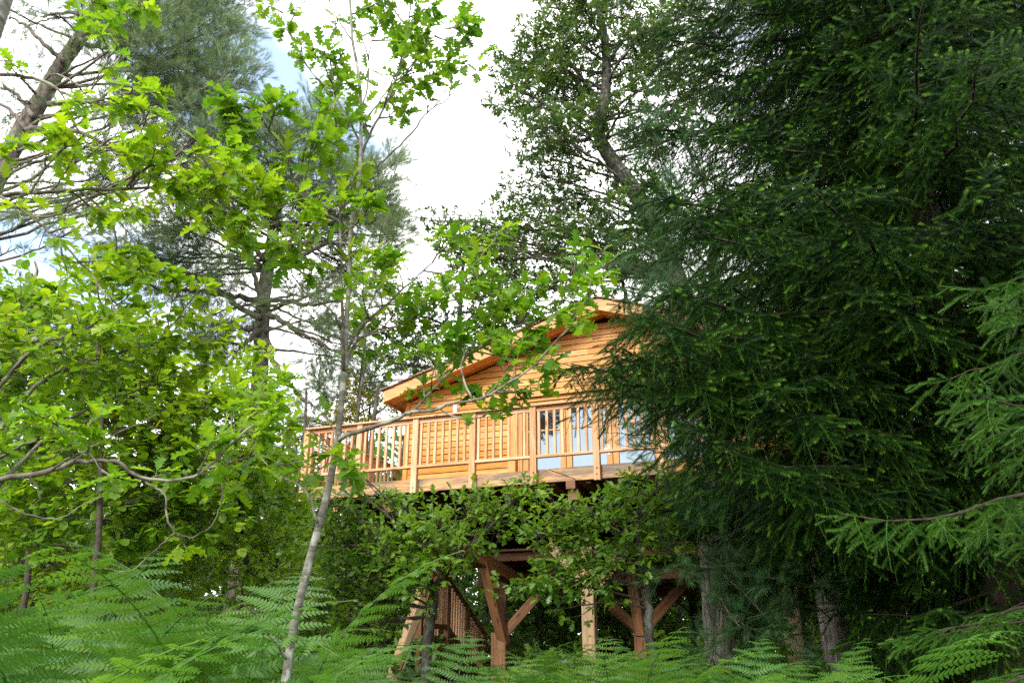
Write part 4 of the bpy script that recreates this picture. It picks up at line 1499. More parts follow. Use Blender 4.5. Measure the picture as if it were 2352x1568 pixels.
class BigTree:
    """trunk, limbs reaching into clumps, sprays scattered at the twig tips"""
    def __init__(self, name, label, cat, trunk, r0, r1, bark, tbark, seed, group=None, sides=14):
        self.rng = random.Random(seed)
        self.seed = seed
        pts = smooth_path(trunk, 8)
        base = Vector(trunk[0])
        self.base = base
        self.t = thing(name, base, label, cat, group)
        m = len(pts)
        b = MB(); b.tube(pts, [r0 + (r1 - r0) * (i / (m - 1)) for i in range(m)], sides, .05, self.rng)
        b.build('trunk', bark, self.t, True, base)
        self.trunk = pts
        self.bark, self.tbark = bark, tbark
        self.tw = MB()
        self.items = []

    def limb(self, pts, r0, r1, wob=0.03, n=6):
        q = smooth_path(pts, n)
        for i in range(1, len(q)):
            q[i] = q[i] + rand_unit(self.rng) * wob
        m = len(q)
        b = MB(); b.tube(q, [r0 + (r1 - r0) * (i / (m - 1)) ** .8 for i in range(m)], 7, .05, self.rng)
        b.build('limb', self.bark, self.t, True, self.base)
        return q

    def attach(self, C, drop):
        """trunk point a bit below the clump"""
        best, bd = self.trunk[-1], 1e9
        for q in self.trunk[len(self.trunk) // 5:]:
            want = C.z - drop * (Vector((C.x - q.x, C.y - q.y, 0))).length
            c = abs(q.z - want)
            if c < bd:
                best, bd = q, c
        return best

    def clump(self, u, v, r_px, Y, n_sub, n_tw, scale, drop=0.5, lr=0.05, squash=.8, bare=0.25, twl=.3, up=.15, frm=None, limb_as_part=True, sag=0.0, depth=1.0, jit=.5, at=None):
        rng = self.rng
        C = at[0] if at else P(u, v, Y)
        R = at[1] if at else r_px * (C - EYE).length / FPX
        A = frm if frm is not None else self.attach(C, drop)
        mid = A.lerp(C, .5) + Vector((rng.uniform(-.08, .08), rng.uniform(-.08, .08), rng.uniform(-.03, .07) - sag)) * (C - A).length
        if limb_as_part:
            q = self.limb([A, mid, C], lr, lr * .3, .012 * (C - A).length)
        else:
            q = smooth_path([A, mid, C], 6)
            self.tw.tube(q, [lr * (1 - .7 * i / len(q)) for i in range(len(q))], 5)
        for k in range(n_sub):
            p, d = path_at(q, rng.uniform(bare + .2, 1.0))
            o = rand_unit(rng)
            o = Vector((o.x, o.y * depth, o.z * squash)) * (R * rng.random() ** .38)
            e = C + o
            m_ = p.lerp(e, .5) + rand_unit(rng) * .10 * (e - p).length
            s = smooth_path([p, m_, e], 3)
            self.tw.tube(s, [lr * .28 * (1 - .7 * i / len(s)) for i in range(len(s))], 4)
            for j in range(n_tw):
                p2, d2 = path_at(s, rng.uniform(.3, 1.0) if j else .999)
                a = rand_unit(rng)
                d3 = (d2 * .7 + a * .85 + Vector((0, 0, up))).normalized()
                p3 = p2 + d3 * twl * rng.uniform(.2, 1.0)
                self.tw.tube([p2, p3], [lr * .07, lr * .05], 3)
                self.items.append((p3, d3, Vector((rng.uniform(-jit, jit), rng.uniform(-jit, jit), 1)), scale * rng.uniform(.75, 1.25)))
        return q

    def finish(self, ng, nproto):
        if self.tw.v:
            self.tw.build('twigs', self.tbark, self.t, True, self.base, 'stuff')
        scatter('crown', ng, self.items, self.t, self.base, nproto, self.seed)
        LOG[self.t.name] = len(self.items)


def gp(u, Y):
    """ground point under bearing u at distance Y"""
    return Vector(((u - 1176) / FPX / (CP + .12) * Y * 1.0, Y, 0))


def tall_oak():
    Y = 20.0
    tr = [(1640, 1000), (1560, 660), (1500, 520), (1452, 430), (1400, 360), (1375, 300), (1390, 220), (1392, 120), (1375, 20), (1350, -80), (1340, -200)]
    top = [P(u, v, Y) for u, v in tr]
    base = Vector((top[0].x + .5, Y, 0))
    T = BigTree('tall_oak', 'tall oak with crooked dark trunk rising above the cabin roof', 'tree', [base] + top, .34, .06, M['bark_oak'], M['bark_dark_twig'], 61)
    blobs = [(1270, 60, 70), (1340, 40, 60), (1230, 130, 65), (1180, 140, 40), (1290, 150, 70), (1200, 210, 60), (1270, 230, 70), (1340, 210, 55), (1240, 290, 60), (1310, 300, 55), (1230, 340, 42), (1290, 370, 50), (1200, 175, 50), (1150, 180, 30), (1165, 245, 32),
             (1440, 40, 65), (1450, 130, 60), (1500, 60, 60), (1520, 150, 60), (1470, 200, 48), (1560, 60, 60), (1580, 150, 60), (1590, 230, 50), (1540, 260, 45), (1600, 20, 60), (1650, 100, 70), (1660, 200, 60),
             (1380, 100, 50), (1370, 10, 45), (1310, -30, 60), (1400, -30, 60), (1480, -30, 60), (1570, -30, 60), (1240, 20, 40),
             (1230, 400, 45), (1180, 440, 36), (1260, 460, 55), (1210, 500, 55), (1320, 440, 45), (1340, 520, 50), (1270, 550, 60), (1400, 480, 40), (1380, 570, 55), (1450, 560, 48), (1430, 400, 40), (1480, 350, 45), (1460, 280, 40), (1520, 330, 40),
             (1150, 520, 48), (1090, 530, 45), (1030, 520, 45), (990, 500, 28), (1100, 580, 50), (1040, 580, 48), (1180, 580, 50), (1320, 620, 50), (1240, 630, 55), (1420, 630, 50), (1160, 640, 50), (1480, 640, 40), (1400, 250, 40), (1385, 330, 36), (1400, 180, 36), (1430, 470, 36), (1500, 440, 40), (1540, 520, 40), (1410, 420, 34), (1360, 270, 36)]
    for (u, v, r) in blobs:
        dd = T.rng.uniform(-1.6, 1.6)
        k = max(4, int(14 * (r / 55) ** 2))
        T.clump(u, v, r, Y + dd, k, 7, .95, .45, .055, .85, .3, .22, .05, depth=1.2)
    # bare crooked limbs
    for pl in ([(1500, 520), (1420, 515), (1385, 560), (1345, 545), (1325, 530), (1290, 540)], [(1395, 300), (1340, 190), (1300, 120)], [(1392, 150), (1430, 90), (1470, 40)], [(1375, 300), (1330, 320), (1260, 290), (1220, 300)], [(1500, 640), (1450, 700), (1420, 640), (1300, 660), (1180, 690)]):
        T.limb([P(u, v, Y + .3) for u, v in pl], .08, .03, .06)
    T.finish(NG_OAKFAR, 5)


tall_oak()


def mirrored_oak():
    """an oak on the viewer's side of the clearing; it only shows as the dark leaves mirrored in the glazed doors"""
    base = Vector((-14.2, -0.9, 0))
    T = BigTree('roadside_oak', 'oak across the clearing, seen only as dark leaves mirrored in the glazed doors', 'tree', [base, base + Vector((.1, 0, 4)), base + Vector((.3, -.1, 8)), base + Vector((.4, -.2, 11)), base + Vector((.5, -.2, 14.5))], .28, .07, M['bark_oak'], M['bark_dark_twig'], 66)
    for x, y, z, r in [(-12.6, -2.2, 12.0, .7), (-12.3, -2.4, 11.3, .5), (-12.4, -2.3, 12.9, 1.0), (-10.9, -3.2, 12.5, .6), (-10.1, -3.5, 12.5, .5), (-9.0, -4.2, 12.75, .5), (-11.6, -2.6, 13.2, 1.0), (-8.2, -4.6, 12.9, .5), (-14, -1.3, 10.5, 1.2), (-14.6, -1.2, 12, 1.5), (-13.8, -1.4, 13.6, 1.5), (-14.8, -.6, 9.2, 1.2), (-10, -3.4, 13.6, 1.0), (-15.5, 0, 13, 1.5)]:
        T.clump(0, 0, 0, 0, int(12 + 8 * r), 7, .95, .4, .06, .85, .3, .22, .05, limb_as_part=False, at=(Vector((x, y, z)), r))
    T.finish(NG_OAKFAR, 5)


mirrored_oak()


def pine_left():
    Y = 15.0
    tr = [(-60, 520), (40, 320), (100, 220), (140, 150), (185, 85), (215, 20), (235, -60), (250, -160)]
    top = [P(u, v, Y) for u, v in tr]
    base = Vector((top[0].x - .8, Y, 0))
    T = BigTree('maritime_pine', 'leaning maritime pine with reddish trunk and broad crown at upper left', 'tree', [base, Vector((top[0].x - .5, Y, top[0].z * .5))] + top, .26, .09, M['bark_pine'], M['bark_dark_twig'], 71)
    blobs = [(330, 40, 75), (420, 30, 75), (500, 60, 60), (380, 130, 80), (470, 140, 70), (530, 170, 48), (300, 120, 60), (430, 220, 75), (350, 230, 70), (510, 240, 50), (560, 210, 22), (390, 310, 65), (470, 310, 55), (300, 320, 55), (540, 100, 40), (530, 20, 45), (460, -30, 70), (360, -40, 70), (560, -20, 35), (250, 60, 45), (240, 180, 50), (540, 330, 30), (430, 380, 50), (340, 400, 48), (250, 120, 45), (280, 230, 55), (200, 20, 40), (270, -20, 50), (480, 380, 45), (260, 400, 45)]
    for (u, v, r) in blobs:
        dd = T.rng.uniform(-1.5, 1.0)
        T.clump(u, v, r, Y + dd, max(4, int(10 * (r / 60) ** 2)), 5, 1.0, .35, .045, .7, .45, .35, .35, sag=.03)
    thin = [(60, 60, 60), (130, 30, 55), (20, 150, 60), (60, 230, 50), (10, 20, 45), (170, 250, 55), (230, 330, 60), (160, 330, 50), (60, 380, 55), (150, 420, 60), (250, 440, 60), (20, 460, 50), (90, 500, 60), (170, 530, 60), (330, 490, 50), (40, 570, 50), (10, 270, 40)]
    for (u, v, r) in thin:
        dd = T.rng.uniform(-1.2, 1.2)
        T.clump(u, v, r, Y + dd, max(4, int(7 * (r / 60) ** 2)), 4, .85, .1, .04, .7, .35, .35, .1)
    for pl in ([(110, 240), (180, 235), (250, 240), (330, 240)], [(60, 300), (120, 290), (200, 310), (270, 350), (320, 380)], [(80, 270), (40, 220), (0, 200)], [(180, 90), (230, 110), (300, 100), (380, 85)], [(150, 140), (110, 110), (60, 60), (20, 40)], [(205, 40), (160, 30), (100, 40)], [(60, 300), (30, 260), (-40, 210)], [(70, 330), (140, 350), (230, 380)]):
        T.limb([P(u, v, Y - .2) for u, v in pl], .07, .025, .03)
    T.finish(NG_PINE, 5)


pine_left()


def pine_mid():
    Y = 18.5
    tr = [(545, 1350), (575, 1150), (592, 950), (600, 800), (606, 680), (618, 600), (628, 530), (640, 440), (655, 360), (660, 300)]
    top = [P(u, v, Y) for u, v in tr]
    base = Vector((top[0].x, Y, 0))
    T = BigTree('maritime_pine', 'straight maritime pine with grey trunk and bare lower limbs behind the young oak', 'tree', [base] + top, .25, .10, M['bark_pine'], M['bark_dark_twig'], 81)
    blobs = [(700, 320, 55), (640, 300, 40), (760, 340, 50), (740, 290, 32), (610, 360, 55), (680, 400, 60), (760, 420, 60), (830, 420, 55), (880, 440, 42), (890, 385, 26), (820, 490, 60), (880, 510, 45), (750, 500, 55), (580, 430, 55), (520, 420, 50), (470, 440, 50), (640, 470, 55), (560, 500, 50), (470, 510, 50), (870, 570, 42), (915, 540, 22), (400, 520, 45), (800, 560, 45), (700, 540, 45)]
    for (u, v, r) in blobs:
        dd = T.rng.uniform(-1.6, 1.6)
        T.clump(u, v, r, Y + dd, max(4, int(12 * (r / 50) ** 2)), 5, 1.05, .3, .05, .7, .4, .35, .4)
    thin = [(320, 560, 55), (380, 590, 55), (440, 580, 50), (340, 640, 50), (400, 670, 50), (460, 640, 45), (500, 590, 45), (500, 760, 48), (470, 730, 42), (530, 790, 42), (560, 700, 38), (440, 780, 35), (720, 640, 45), (780, 610, 45), (830, 640, 42), (720, 730, 40), (770, 760, 45), (730, 790, 38), (800, 800, 40), (800, 700, 42), (860, 650, 35), (690, 690, 34), (280, 590, 40), (540, 640, 40), (760, 820, 30), (450, 830, 30)]
    for (u, v, r) in thin:
        dd = T.rng.uniform(-1.8, 1.8)
        T.clump(u, v, r, Y + dd, max(4, int(11 * (r / 48) ** 2)), 5, .9, -.15, .045, .7, .35, .35, .0)
    for pl in ([(600, 690), (540, 680), (470, 670), (380, 665), (300, 640)], [(600, 730), (545, 700), (480, 650), (400, 615), (330, 580)], [(604, 690), (650, 690), (720, 700), (790, 690)], [(615, 720), (660, 745), (720, 780), (760, 800)], [(612, 780), (640, 850), (690, 910), (720, 930)], [(596, 760), (560, 790), (530, 830), (480, 850)], [(620, 600), (570, 560), (520, 530), (450, 520)], [(622, 610), (690, 585), (760, 560), (830, 560)], [(606, 700), (590, 650), (575, 600), (585, 560)], [(597, 740), (570, 760), (520, 740), (470, 740)]):
        T.limb([P(u, v, Y - .3) for u, v in pl], .085, .03, .04)
    T.finish(NG_PINE, 5)


pine_mid()


def white_pine():
    Y = 9.3
    top = [P(1640, 1300, Y), P(1641, 1000, Y), P(1640, 800, Y), P(1638, 620, Y), P(1635, 520, Y)]
    base = Vector((top[0].x - .02, Y, 0))
    T = BigTree('soft_needle_pine', 'grey furrowed pine trunk with soft bluish needles between the cabin and dark spruce', 'tree', [base] + top, .185, .03, M['bark_grey'], M['bark_twig'], 91, sides=20)
    blobs = [(1540, 560, 60), (1530, 640, 55), (1580, 690, 55), (1600, 580, 55), (1550, 500, 45), (1590, 440, 45), (1500, 320, 32), (1560, 300, 35), (1620, 760, 50), (1550, 760, 45), (1480, 880, 36), (1500, 950, 42), (1560, 850, 48), (1530, 1000, 45), (1500, 1040, 30), (1590, 950, 50), (1560, 1090, 42), (1620, 1050, 45), (1600, 1180, 46), (1660, 1230, 50), (1700, 1150, 45), (1610, 1260, 40), (1690, 1300, 45), (1560, 1290, 30), (1730, 1370, 50), (1700, 1440, 45), (1780, 1440, 42), (1640, 1500, 28), (1750, 1250, 40), (1800, 1330, 40), (1660, 880, 45), (1640, 640, 50)]
    for (u, v, r) in blobs:
        dd = T.rng.uniform(-1.5, .3)
        T.clump(u, v, r, Y + dd, max(3, int(4.2 * (r / 45) ** 2)), 4, .95, .1, .022, .8, .35, .12, .1, limb_as_part=False, sag=.05)
    T.finish(NG_WPINE, 5)


white_pine()


# ------------------------------------------------------------------ spruces
def spruce(name, label, base, H, zlo, zhi, step, reach, n_az, ng, nproto, seed, sc=1.0, spacing=.12, r0=.22, az_ok=None, droop=.45, tip=.30, lat=(.5, 1.0), extra=()):
    rng = random.Random(seed)
    t = thing(name, base, label, 'tree')
    b = MB()
    pts = [base + Vector((.04 * sin(i), .03 * cos(2 * i), H * i / 12)) for i in range(13)]
    b.tube(pts, [r0 * (1 - .9 * i / 12) for i in range(13)], 12, .05, rng)
    b.build('trunk', M['bark_spruce'], t, True, base)
    items = []
    todo = []
    z = zlo
    while z < zhi:
        a0 = rng.uniform(0, 6.28)
        for k in range(n_az):
            az = a0 + 2 * pi * k / n_az + rng.uniform(-.3, .3)
            if az_ok and not az_ok(az % (2 * pi), z):
                continue
            todo.append((az, reach(z) * rng.choice((.6, .8, .92, 1.05, 1.18)), z + rng.uniform(-.5, .5) * step))
        z += step
    for q in extra:                 # long boughs that end at a given place
        v = q - base
        L = sqrt(v.x * v.x + v.y * v.y)
        todo.append((atan2(v.y, v.x), L, v.z + L * (droop - tip)))
    if True:
        for az, L, zz in todo:
            d = Vector((cos(az), sin(az), 0))
            side = Vector((-sin(az), cos(az), 0))
            dr = droop * rng.uniform(.8, 1.2)
            bend = rng.uniform(-.12, .12)
            q = []
            for i in range(11):
                s = i / 10
                q.append(base + rand_unit(rng) * (.02 * L * s) + Vector((0, 0, zz)) + d * (L * s) + side * (bend * L * s * s) + Vector((0, 0, L * (-dr * s + tip * s ** 2.6))))
            mb = MB(); mb.tube(q, [.022 * sc * (L / 3) * (1 - .85 * i / 10) + .002 for i in range(11)], 5, .05, rng)
            mb.build('bough', M['bark_spruce'], t, True, base)
            n = int(L * .86 / spacing)
            for j in range(n):
                s = .14 + .86 * (j + rng.uniform(-.3, .3)) / n
                s = min(.995, s)
                p, dd = path_at(q, s)
                for sd in ((1, -1) if rng.random() < .8 else (rng.choice((1, -1)),)):
                    an = radians(rng.uniform(35, 72)) * sd
                    o = Vector((d.x * cos(an) - d.y * sin(an), d.x * sin(an) + d.y * cos(an), 0))
                    o.z = rng.uniform(-.85, -.05) + .25 * s
                    sz = sc * (lat[0] + (lat[1] - lat[0]) * (sin(pi * min(1, .12 + s * .86)) ** .6)) * rng.uniform(.75, 1.2)
                    items.append((p, o, Vector((rng.uniform(-.3, .3), rng.uniform(-.3, .3), 1)), sz))
            items.append((q[-2], q[-1] - q[-2], Vector((0, 0, 1)), sc * .8))
            items.append((q[-1] - (q[-1] - q[-2]) * .5, (q[-1] - q[-2]) + Vector((0, 0, .05)), Vector((0, 0, 1)), sc * .6))
    scatter('needles', ng, items, t, base, nproto, seed)
    LOG[name] = len(items)
    return t


def interp(tab):
    def f(z):
        if z <= tab[0][0]:
            return tab[0][1]
        for (a, x), (c, y) in zip(tab, tab[1:]):
            if z <= c:
                return x + (y - x) * (z - a) / (c - a)
        return tab[-1][1]
    return f


def big_spruce():
    base = Vector((4.75, 8.0, 0))
    # boughs facing the viewer and the cabin; the far side is never seen and carries fewer
    def ok(az, z):
        return 1.2 < az < 6.0 and (az > 2.6 or z > 5) or z < 6
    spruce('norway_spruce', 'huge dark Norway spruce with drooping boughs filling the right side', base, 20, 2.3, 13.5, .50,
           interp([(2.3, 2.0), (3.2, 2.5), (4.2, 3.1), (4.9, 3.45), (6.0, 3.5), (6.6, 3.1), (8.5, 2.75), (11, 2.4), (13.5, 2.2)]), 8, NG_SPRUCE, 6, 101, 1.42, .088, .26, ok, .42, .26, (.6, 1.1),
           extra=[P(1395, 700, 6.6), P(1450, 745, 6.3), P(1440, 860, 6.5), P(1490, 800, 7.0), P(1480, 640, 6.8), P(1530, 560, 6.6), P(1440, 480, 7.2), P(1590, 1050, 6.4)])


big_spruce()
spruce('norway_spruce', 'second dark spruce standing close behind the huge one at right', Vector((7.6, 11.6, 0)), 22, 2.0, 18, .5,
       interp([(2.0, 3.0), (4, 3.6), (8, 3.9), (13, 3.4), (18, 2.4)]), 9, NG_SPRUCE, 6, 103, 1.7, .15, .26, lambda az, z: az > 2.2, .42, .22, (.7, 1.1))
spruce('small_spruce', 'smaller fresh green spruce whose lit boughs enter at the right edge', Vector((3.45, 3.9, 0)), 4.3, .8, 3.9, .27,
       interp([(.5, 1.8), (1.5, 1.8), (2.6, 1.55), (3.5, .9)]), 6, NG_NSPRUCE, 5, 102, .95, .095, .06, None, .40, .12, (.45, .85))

# ------------------------------------------------------------------ bracken ferns
def frond_mesh(seed, L=1.0, n_p=15, n_l=12, mat='fern'):
    """bracken frond: bare stalk, arching rachis, paired pinnae each cut into leaflets; stalk starts at the origin and rises along z, arching to +y"""
    rng = random.Random(seed)
    b = MB()
    arch = rng.uniform(.75, 1.3)
    N = 16
    pts = []
    p = Vector((0, 0, 0))
    ang = radians(rng.uniform(4, 14))
    for i in range(N + 1):
        pts.append(p.copy())
        t = i / N
        ang += radians(5.2 * arch) * (0.3 + 1.3 * t)
        p = p + Vector((0.012 * sin(i * .7 + seed), sin(ang), cos(ang))) * (L * 1.6 / N)
    b.tube(pts, [.006 * (1 - .8 * i / N) * (L ** .5) + .0008 for i in range(N + 1)], 4)
    b.age += [0.0] * len(b.v)
    X = Vector((1, 0, 0))
    for k in range(n_p):
        t = .36 + .63 * (k / (n_p - 1)) ** .9
        q, d = path_at(pts, t)
        up = X.cross(d).normalized()
        s = (k + .5) / n_p
        wlen = L * .40 * (1 - s) ** .85 * rng.uniform(.85, 1.08) * (1 if s > .12 else .82) + .015
        for sd in (1, -1):
            dirp = (X * sd * .93 + d * rng.uniform(.22, .5) + up * rng.uniform(-.12, .22)).normalized()
            pn = dirp.cross(up) * 1.0
            nl = max(4, int(n_l * (wlen / (L * .36)) ** .7))
            end_droop = rng.uniform(.08, .40)
            prev = q
            rp = []
            for i in range(nl + 1):
                f = i / nl
                rp.append(q + dirp * (wlen * f) - up * (wlen * end_droop * f * f))
            # midrib
            i0 = len(b.v)
            nn = pn.normalized() * .0024
            b.v += [rp[0] - nn, rp[0] + nn, rp[-1]]
            b.age += [.3] * 3
            b.f.append((i0, i0 + 1, i0 + 2))
            for i in range(nl):
                f = (i + .5) / nl
                c = rp[i].lerp(rp[i + 1], .5)
                ax = (rp[i + 1] - rp[i]).normalized()
                ll = min(wlen * .22, .040 * L) * (1 - f) ** .6 * (1 if f > .06 else .75) + .004
                wd = wlen / nl * .42
                nrm = up
                for s2 in (1, -1):
                    ld = (pn.normalized() * s2 + ax * .35 - up * rng.uniform(0, .22)).normalized()
                    i0 = len(b.v)
                    tw = ax * wd
                    b.v += [c - tw, c + tw, c + ld * ll * .65 + tw * .75 + ax * wd * .2, c + ld * ll + ax * wd * .5, c + ld * ll * .6 - tw * .6]
                    ag = rng.uniform(0, .35) + (.25 if s > .8 else 0)
                    b.age += [ag] * 5
                    b.f.append((i0, i0 + 1, i0 + 2, i0 + 3, i0 + 4))
    return b.mesh('frond', M[mat])


FROND_BIG = [frond_mesh(s, 1.1, 13, 19) for s in range(5)]
FROND = [frond_mesh(10 + s, 1.1, 12, 15) for s in range(5)]
FROND_DRY = [frond_mesh(30, .8, 13, 9, 'dry_fern')]


def fern(x, y, n, size, label, group, meshes, seed, az=None, spread=2 * pi, lean=0.0, z=None):
    rng = random.Random(seed)
    t = thing('bracken_fern', Vector((x, y, ground_z(x, y) - .02 if z is None else z)), label, 'fern', group)
    a0 = az if az is not None else rng.uniform(0, 6.28)
    for k in range(n):
        o = bpy.data.objects.new('frond', meshes[rng.randrange(len(meshes))])
        a = a0 + (spread * (k - (n - 1) / 2) / max(1, n) if az is not None else 2 * pi * k / n) + rng.uniform(-.35, .35)
        o.rotation_euler = (-(lean + rng.uniform(-.08, .22)), rng.uniform(-.12, .12), a)
        s = size * rng.uniform(.82, 1.15)
        o.scale = (s, s, s)
        o.location = (rng.uniform(-.05, .05), rng.uniform(-.05, .05), 0)
        link(o, t)
    return t


def fern_place(x, y):
    r = x / y
    where = ('right beside the young oak trunk' if r < -.13 else 'before the stairs and leaning post' if r < -.06 else 'before the middle Y column' if r < .03 else
             'before the pale post' if r < .12 else 'before the dark Y column' if r < .2 else 'left of the grey pine trunk')
    return ('front' if y < 6 else 'middle' if y < 7.8 else 'back'), where


def pine_side(x, y):
    r = x / y
    return ('nearer, ' if y < 6.6 else 'farther, ') + ('left of' if r < .262 else 'right in front of' if r < .30 else 'just right of' if r < .35 else 'well to the right of')


def ferns():
    rng = random.Random(77)
    # az: rotation about z; a frond at rotation a arches towards direction (-sin a, cos a)
    # big near ones at the bottom left
    fern(-1.75, 2.75, 4, .92, 'large bracken fern with long frond arching right at the bottom left', None, FROND_BIG, 1, -1.45, 1.2)
    fern(-2.15, 3.0, 5, 1.06, 'tall bracken fern standing at the left edge under the oak bough', None, FROND_BIG, 2)
    fern(-1.25, 2.6, 4, .72, 'low bracken fern at the bottom edge left of the young oak trunk', None, FROND_BIG, 3, -.9, 2.2)
    fern(-.62, 3.9, 4, .82, 'bracken fern with upright fronds just right of the young oak trunk', None, FROND_BIG, 4, -.5, 2.6)
    left = []
    for i in range(13):
        y = rng.uniform(3.3, 6.2)
        x = -y * rng.uniform(.24, .72)
        where = ('beside the young oak trunk' if x / y > -.36 else 'under the crooked oak bough' if x / y > -.55 else 'close to the left edge')
        row = 'front' if y < 4.2 else 'middle' if y < 5.2 else 'back'
        fern(x, y, rng.randint(4, 6), rng.uniform(.88, 1.2), 'bracken fern in the %s row of the lower left bank, %s' % (row, where), 'ferns in the lower left bank, %s row %s' % (row, where), FROND_BIG if y < 4.5 else FROND, 100 + i)
    for i in range(42):
        y = rng.uniform(4.3, 9.5)
        x = y * rng.uniform(-.21, .30)
        fern(x, y, rng.randint(4, 6), rng.uniform(.74, .92) * (1 if y > 6 else .88), 'bracken fern in the %s row of the bright patch, %s' % fern_place(x, y), 'ferns in the bright patch, %s row %s' % fern_place(x, y), FROND, 200 + i)
    fern(*P(1030, 1450, 7.4).xy, 3, 1.05, 'tallest bracken fern, its upright frond crossing the leaning post', None, FROND, 300, -.35, .9)
    fern(*P(1180, 1450, 7.6).xy, 3, .98, 'bracken fern with pointed fronds reaching the middle column', None, FROND, 301, -.2, 1.6)
    fern(*P(1380, 1450, 7.0).xy, 4, .92, 'bracken fern curling over the foot of the pale post', None, FROND, 302, -1.0, 1.6)
    for i in range(9):
        y = rng.uniform(5.5, 8.2)
        x = y * rng.uniform(.24, .42)
        fern(x, y, rng.randint(3, 5), rng.uniform(.62, .82), 'shaded bracken fern %s the grey pine foot' % pine_side(x, y), 'ferns %s the pine foot' % pine_side(x, y), FROND, 400 + i)
    fern(*P(2120, 1500, 3.4).xy, 5, .84, 'pale bracken fern under the spruce boughs at lower right', None, FROND_BIG, 500)
    fern(*P(2290, 1500, 3.0).xy, 4, .78, 'bracken fern in the bottom right corner below the spruce', None, FROND_BIG, 501)
    fern(*P(1960, 1500, 4.4).xy, 4, .9, 'dim bracken fern under the big spruce right of the pine', None, FROND, 502)
    fern(-2.3, 3.7, 2, .95, 'dry brown bracken fronds among green ones near the left edge', None, FROND_DRY, 504, -1.0, .8)
    fern(-1.15, 3.5, 1, .8, 'single withered bracken frond left of the young oak trunk', None, FROND_DRY, 505, .9)
    fern(*P(700, 1540, 4.6).xy, 1, .9, 'rusty dying bracken frond just right of the young oak foot', None, FROND_DRY, 506, -.4)
    fern(*P(1420, 1560, 6.2).xy, 1, .82, 'brown bracken frond in front of the pale post foot', None, FROND_DRY, 507, .3)
    fern(*P(1160, 1560, 5.0).xy, 1, .86, 'single dry brown bracken frond among the green ferns', None, FROND_DRY, 503, .6)


ferns()

# ------------------------------------------------------------------ woodland behind
def wood_tree(name, label, cat, u, Y, r, h, clumps, ng, nproto, seed, group, bark, lean=0.0, leaf_scale=1.0, n_sub=9, n_tw=6):
    """clumps in pixels as (u,v,r)"""
    base = gp(u, Y)
    rng = random.Random(seed)
    pts = [base + Vector((lean * h * t + .12 * sin(5 * t + seed), .1 * cos(4 * t), h * t)) for t in (0, .15, .3, .45, .6, .75, .9, 1.0)]
    T = BigTree(name, label, cat, pts, r, r * .3, bark, M['bark_dark_twig'], seed, group, 9)
    for (cu, cv, cr) in clumps:
        T.clump(cu, cv, cr, Y + rng.uniform(-1.5, 1.5), max(3, int(n_sub * (cr / 60) ** 2)), n_tw, leaf_scale, .3, .035, .8, .3, .25, .1, limb_as_part=False)
    T.finish(ng, nproto)
    return T


def wood_label(u, Y):
    marks = [(0, 'at the far left edge'), (180, 'behind the left sapling'), (320, 'behind the dark thicket stem'), (440, 'left of the bright thicket oak'), (570, 'at the foot of the straight pine'), (680, 'just left of the young oak trunk'),
             (750, 'just right of the young oak trunk'), (810, 'below the balcony left corner'), (870, 'left of the leaning post'), (930, 'next to the leaning post'), (985, 'behind the stairs'), (1065, 'right of the stairs'), (1180, 'behind the middle Y column'),
             (1265, 'right of the middle Y column'), (1355, 'just left of the pale post'), (1490, 'right of the pale post'), (1580, 'beyond the dark Y column'), (1650, 'behind the grey pine trunk'), (1740, 'right of the grey pine trunk'), (1815, 'behind the right trestle'),
             (1915, 'behind the rough shaded trunk'), (2040, 'behind the low spruce boughs'), (2175, 'in the gap under the spruce'), (9999, 'at the far right edge')]
    for lim, txt in marks:
        if u < lim:
            return 'thin dark %s forest tree %s' % ('nearer' if Y < 20 else 'distant', txt)


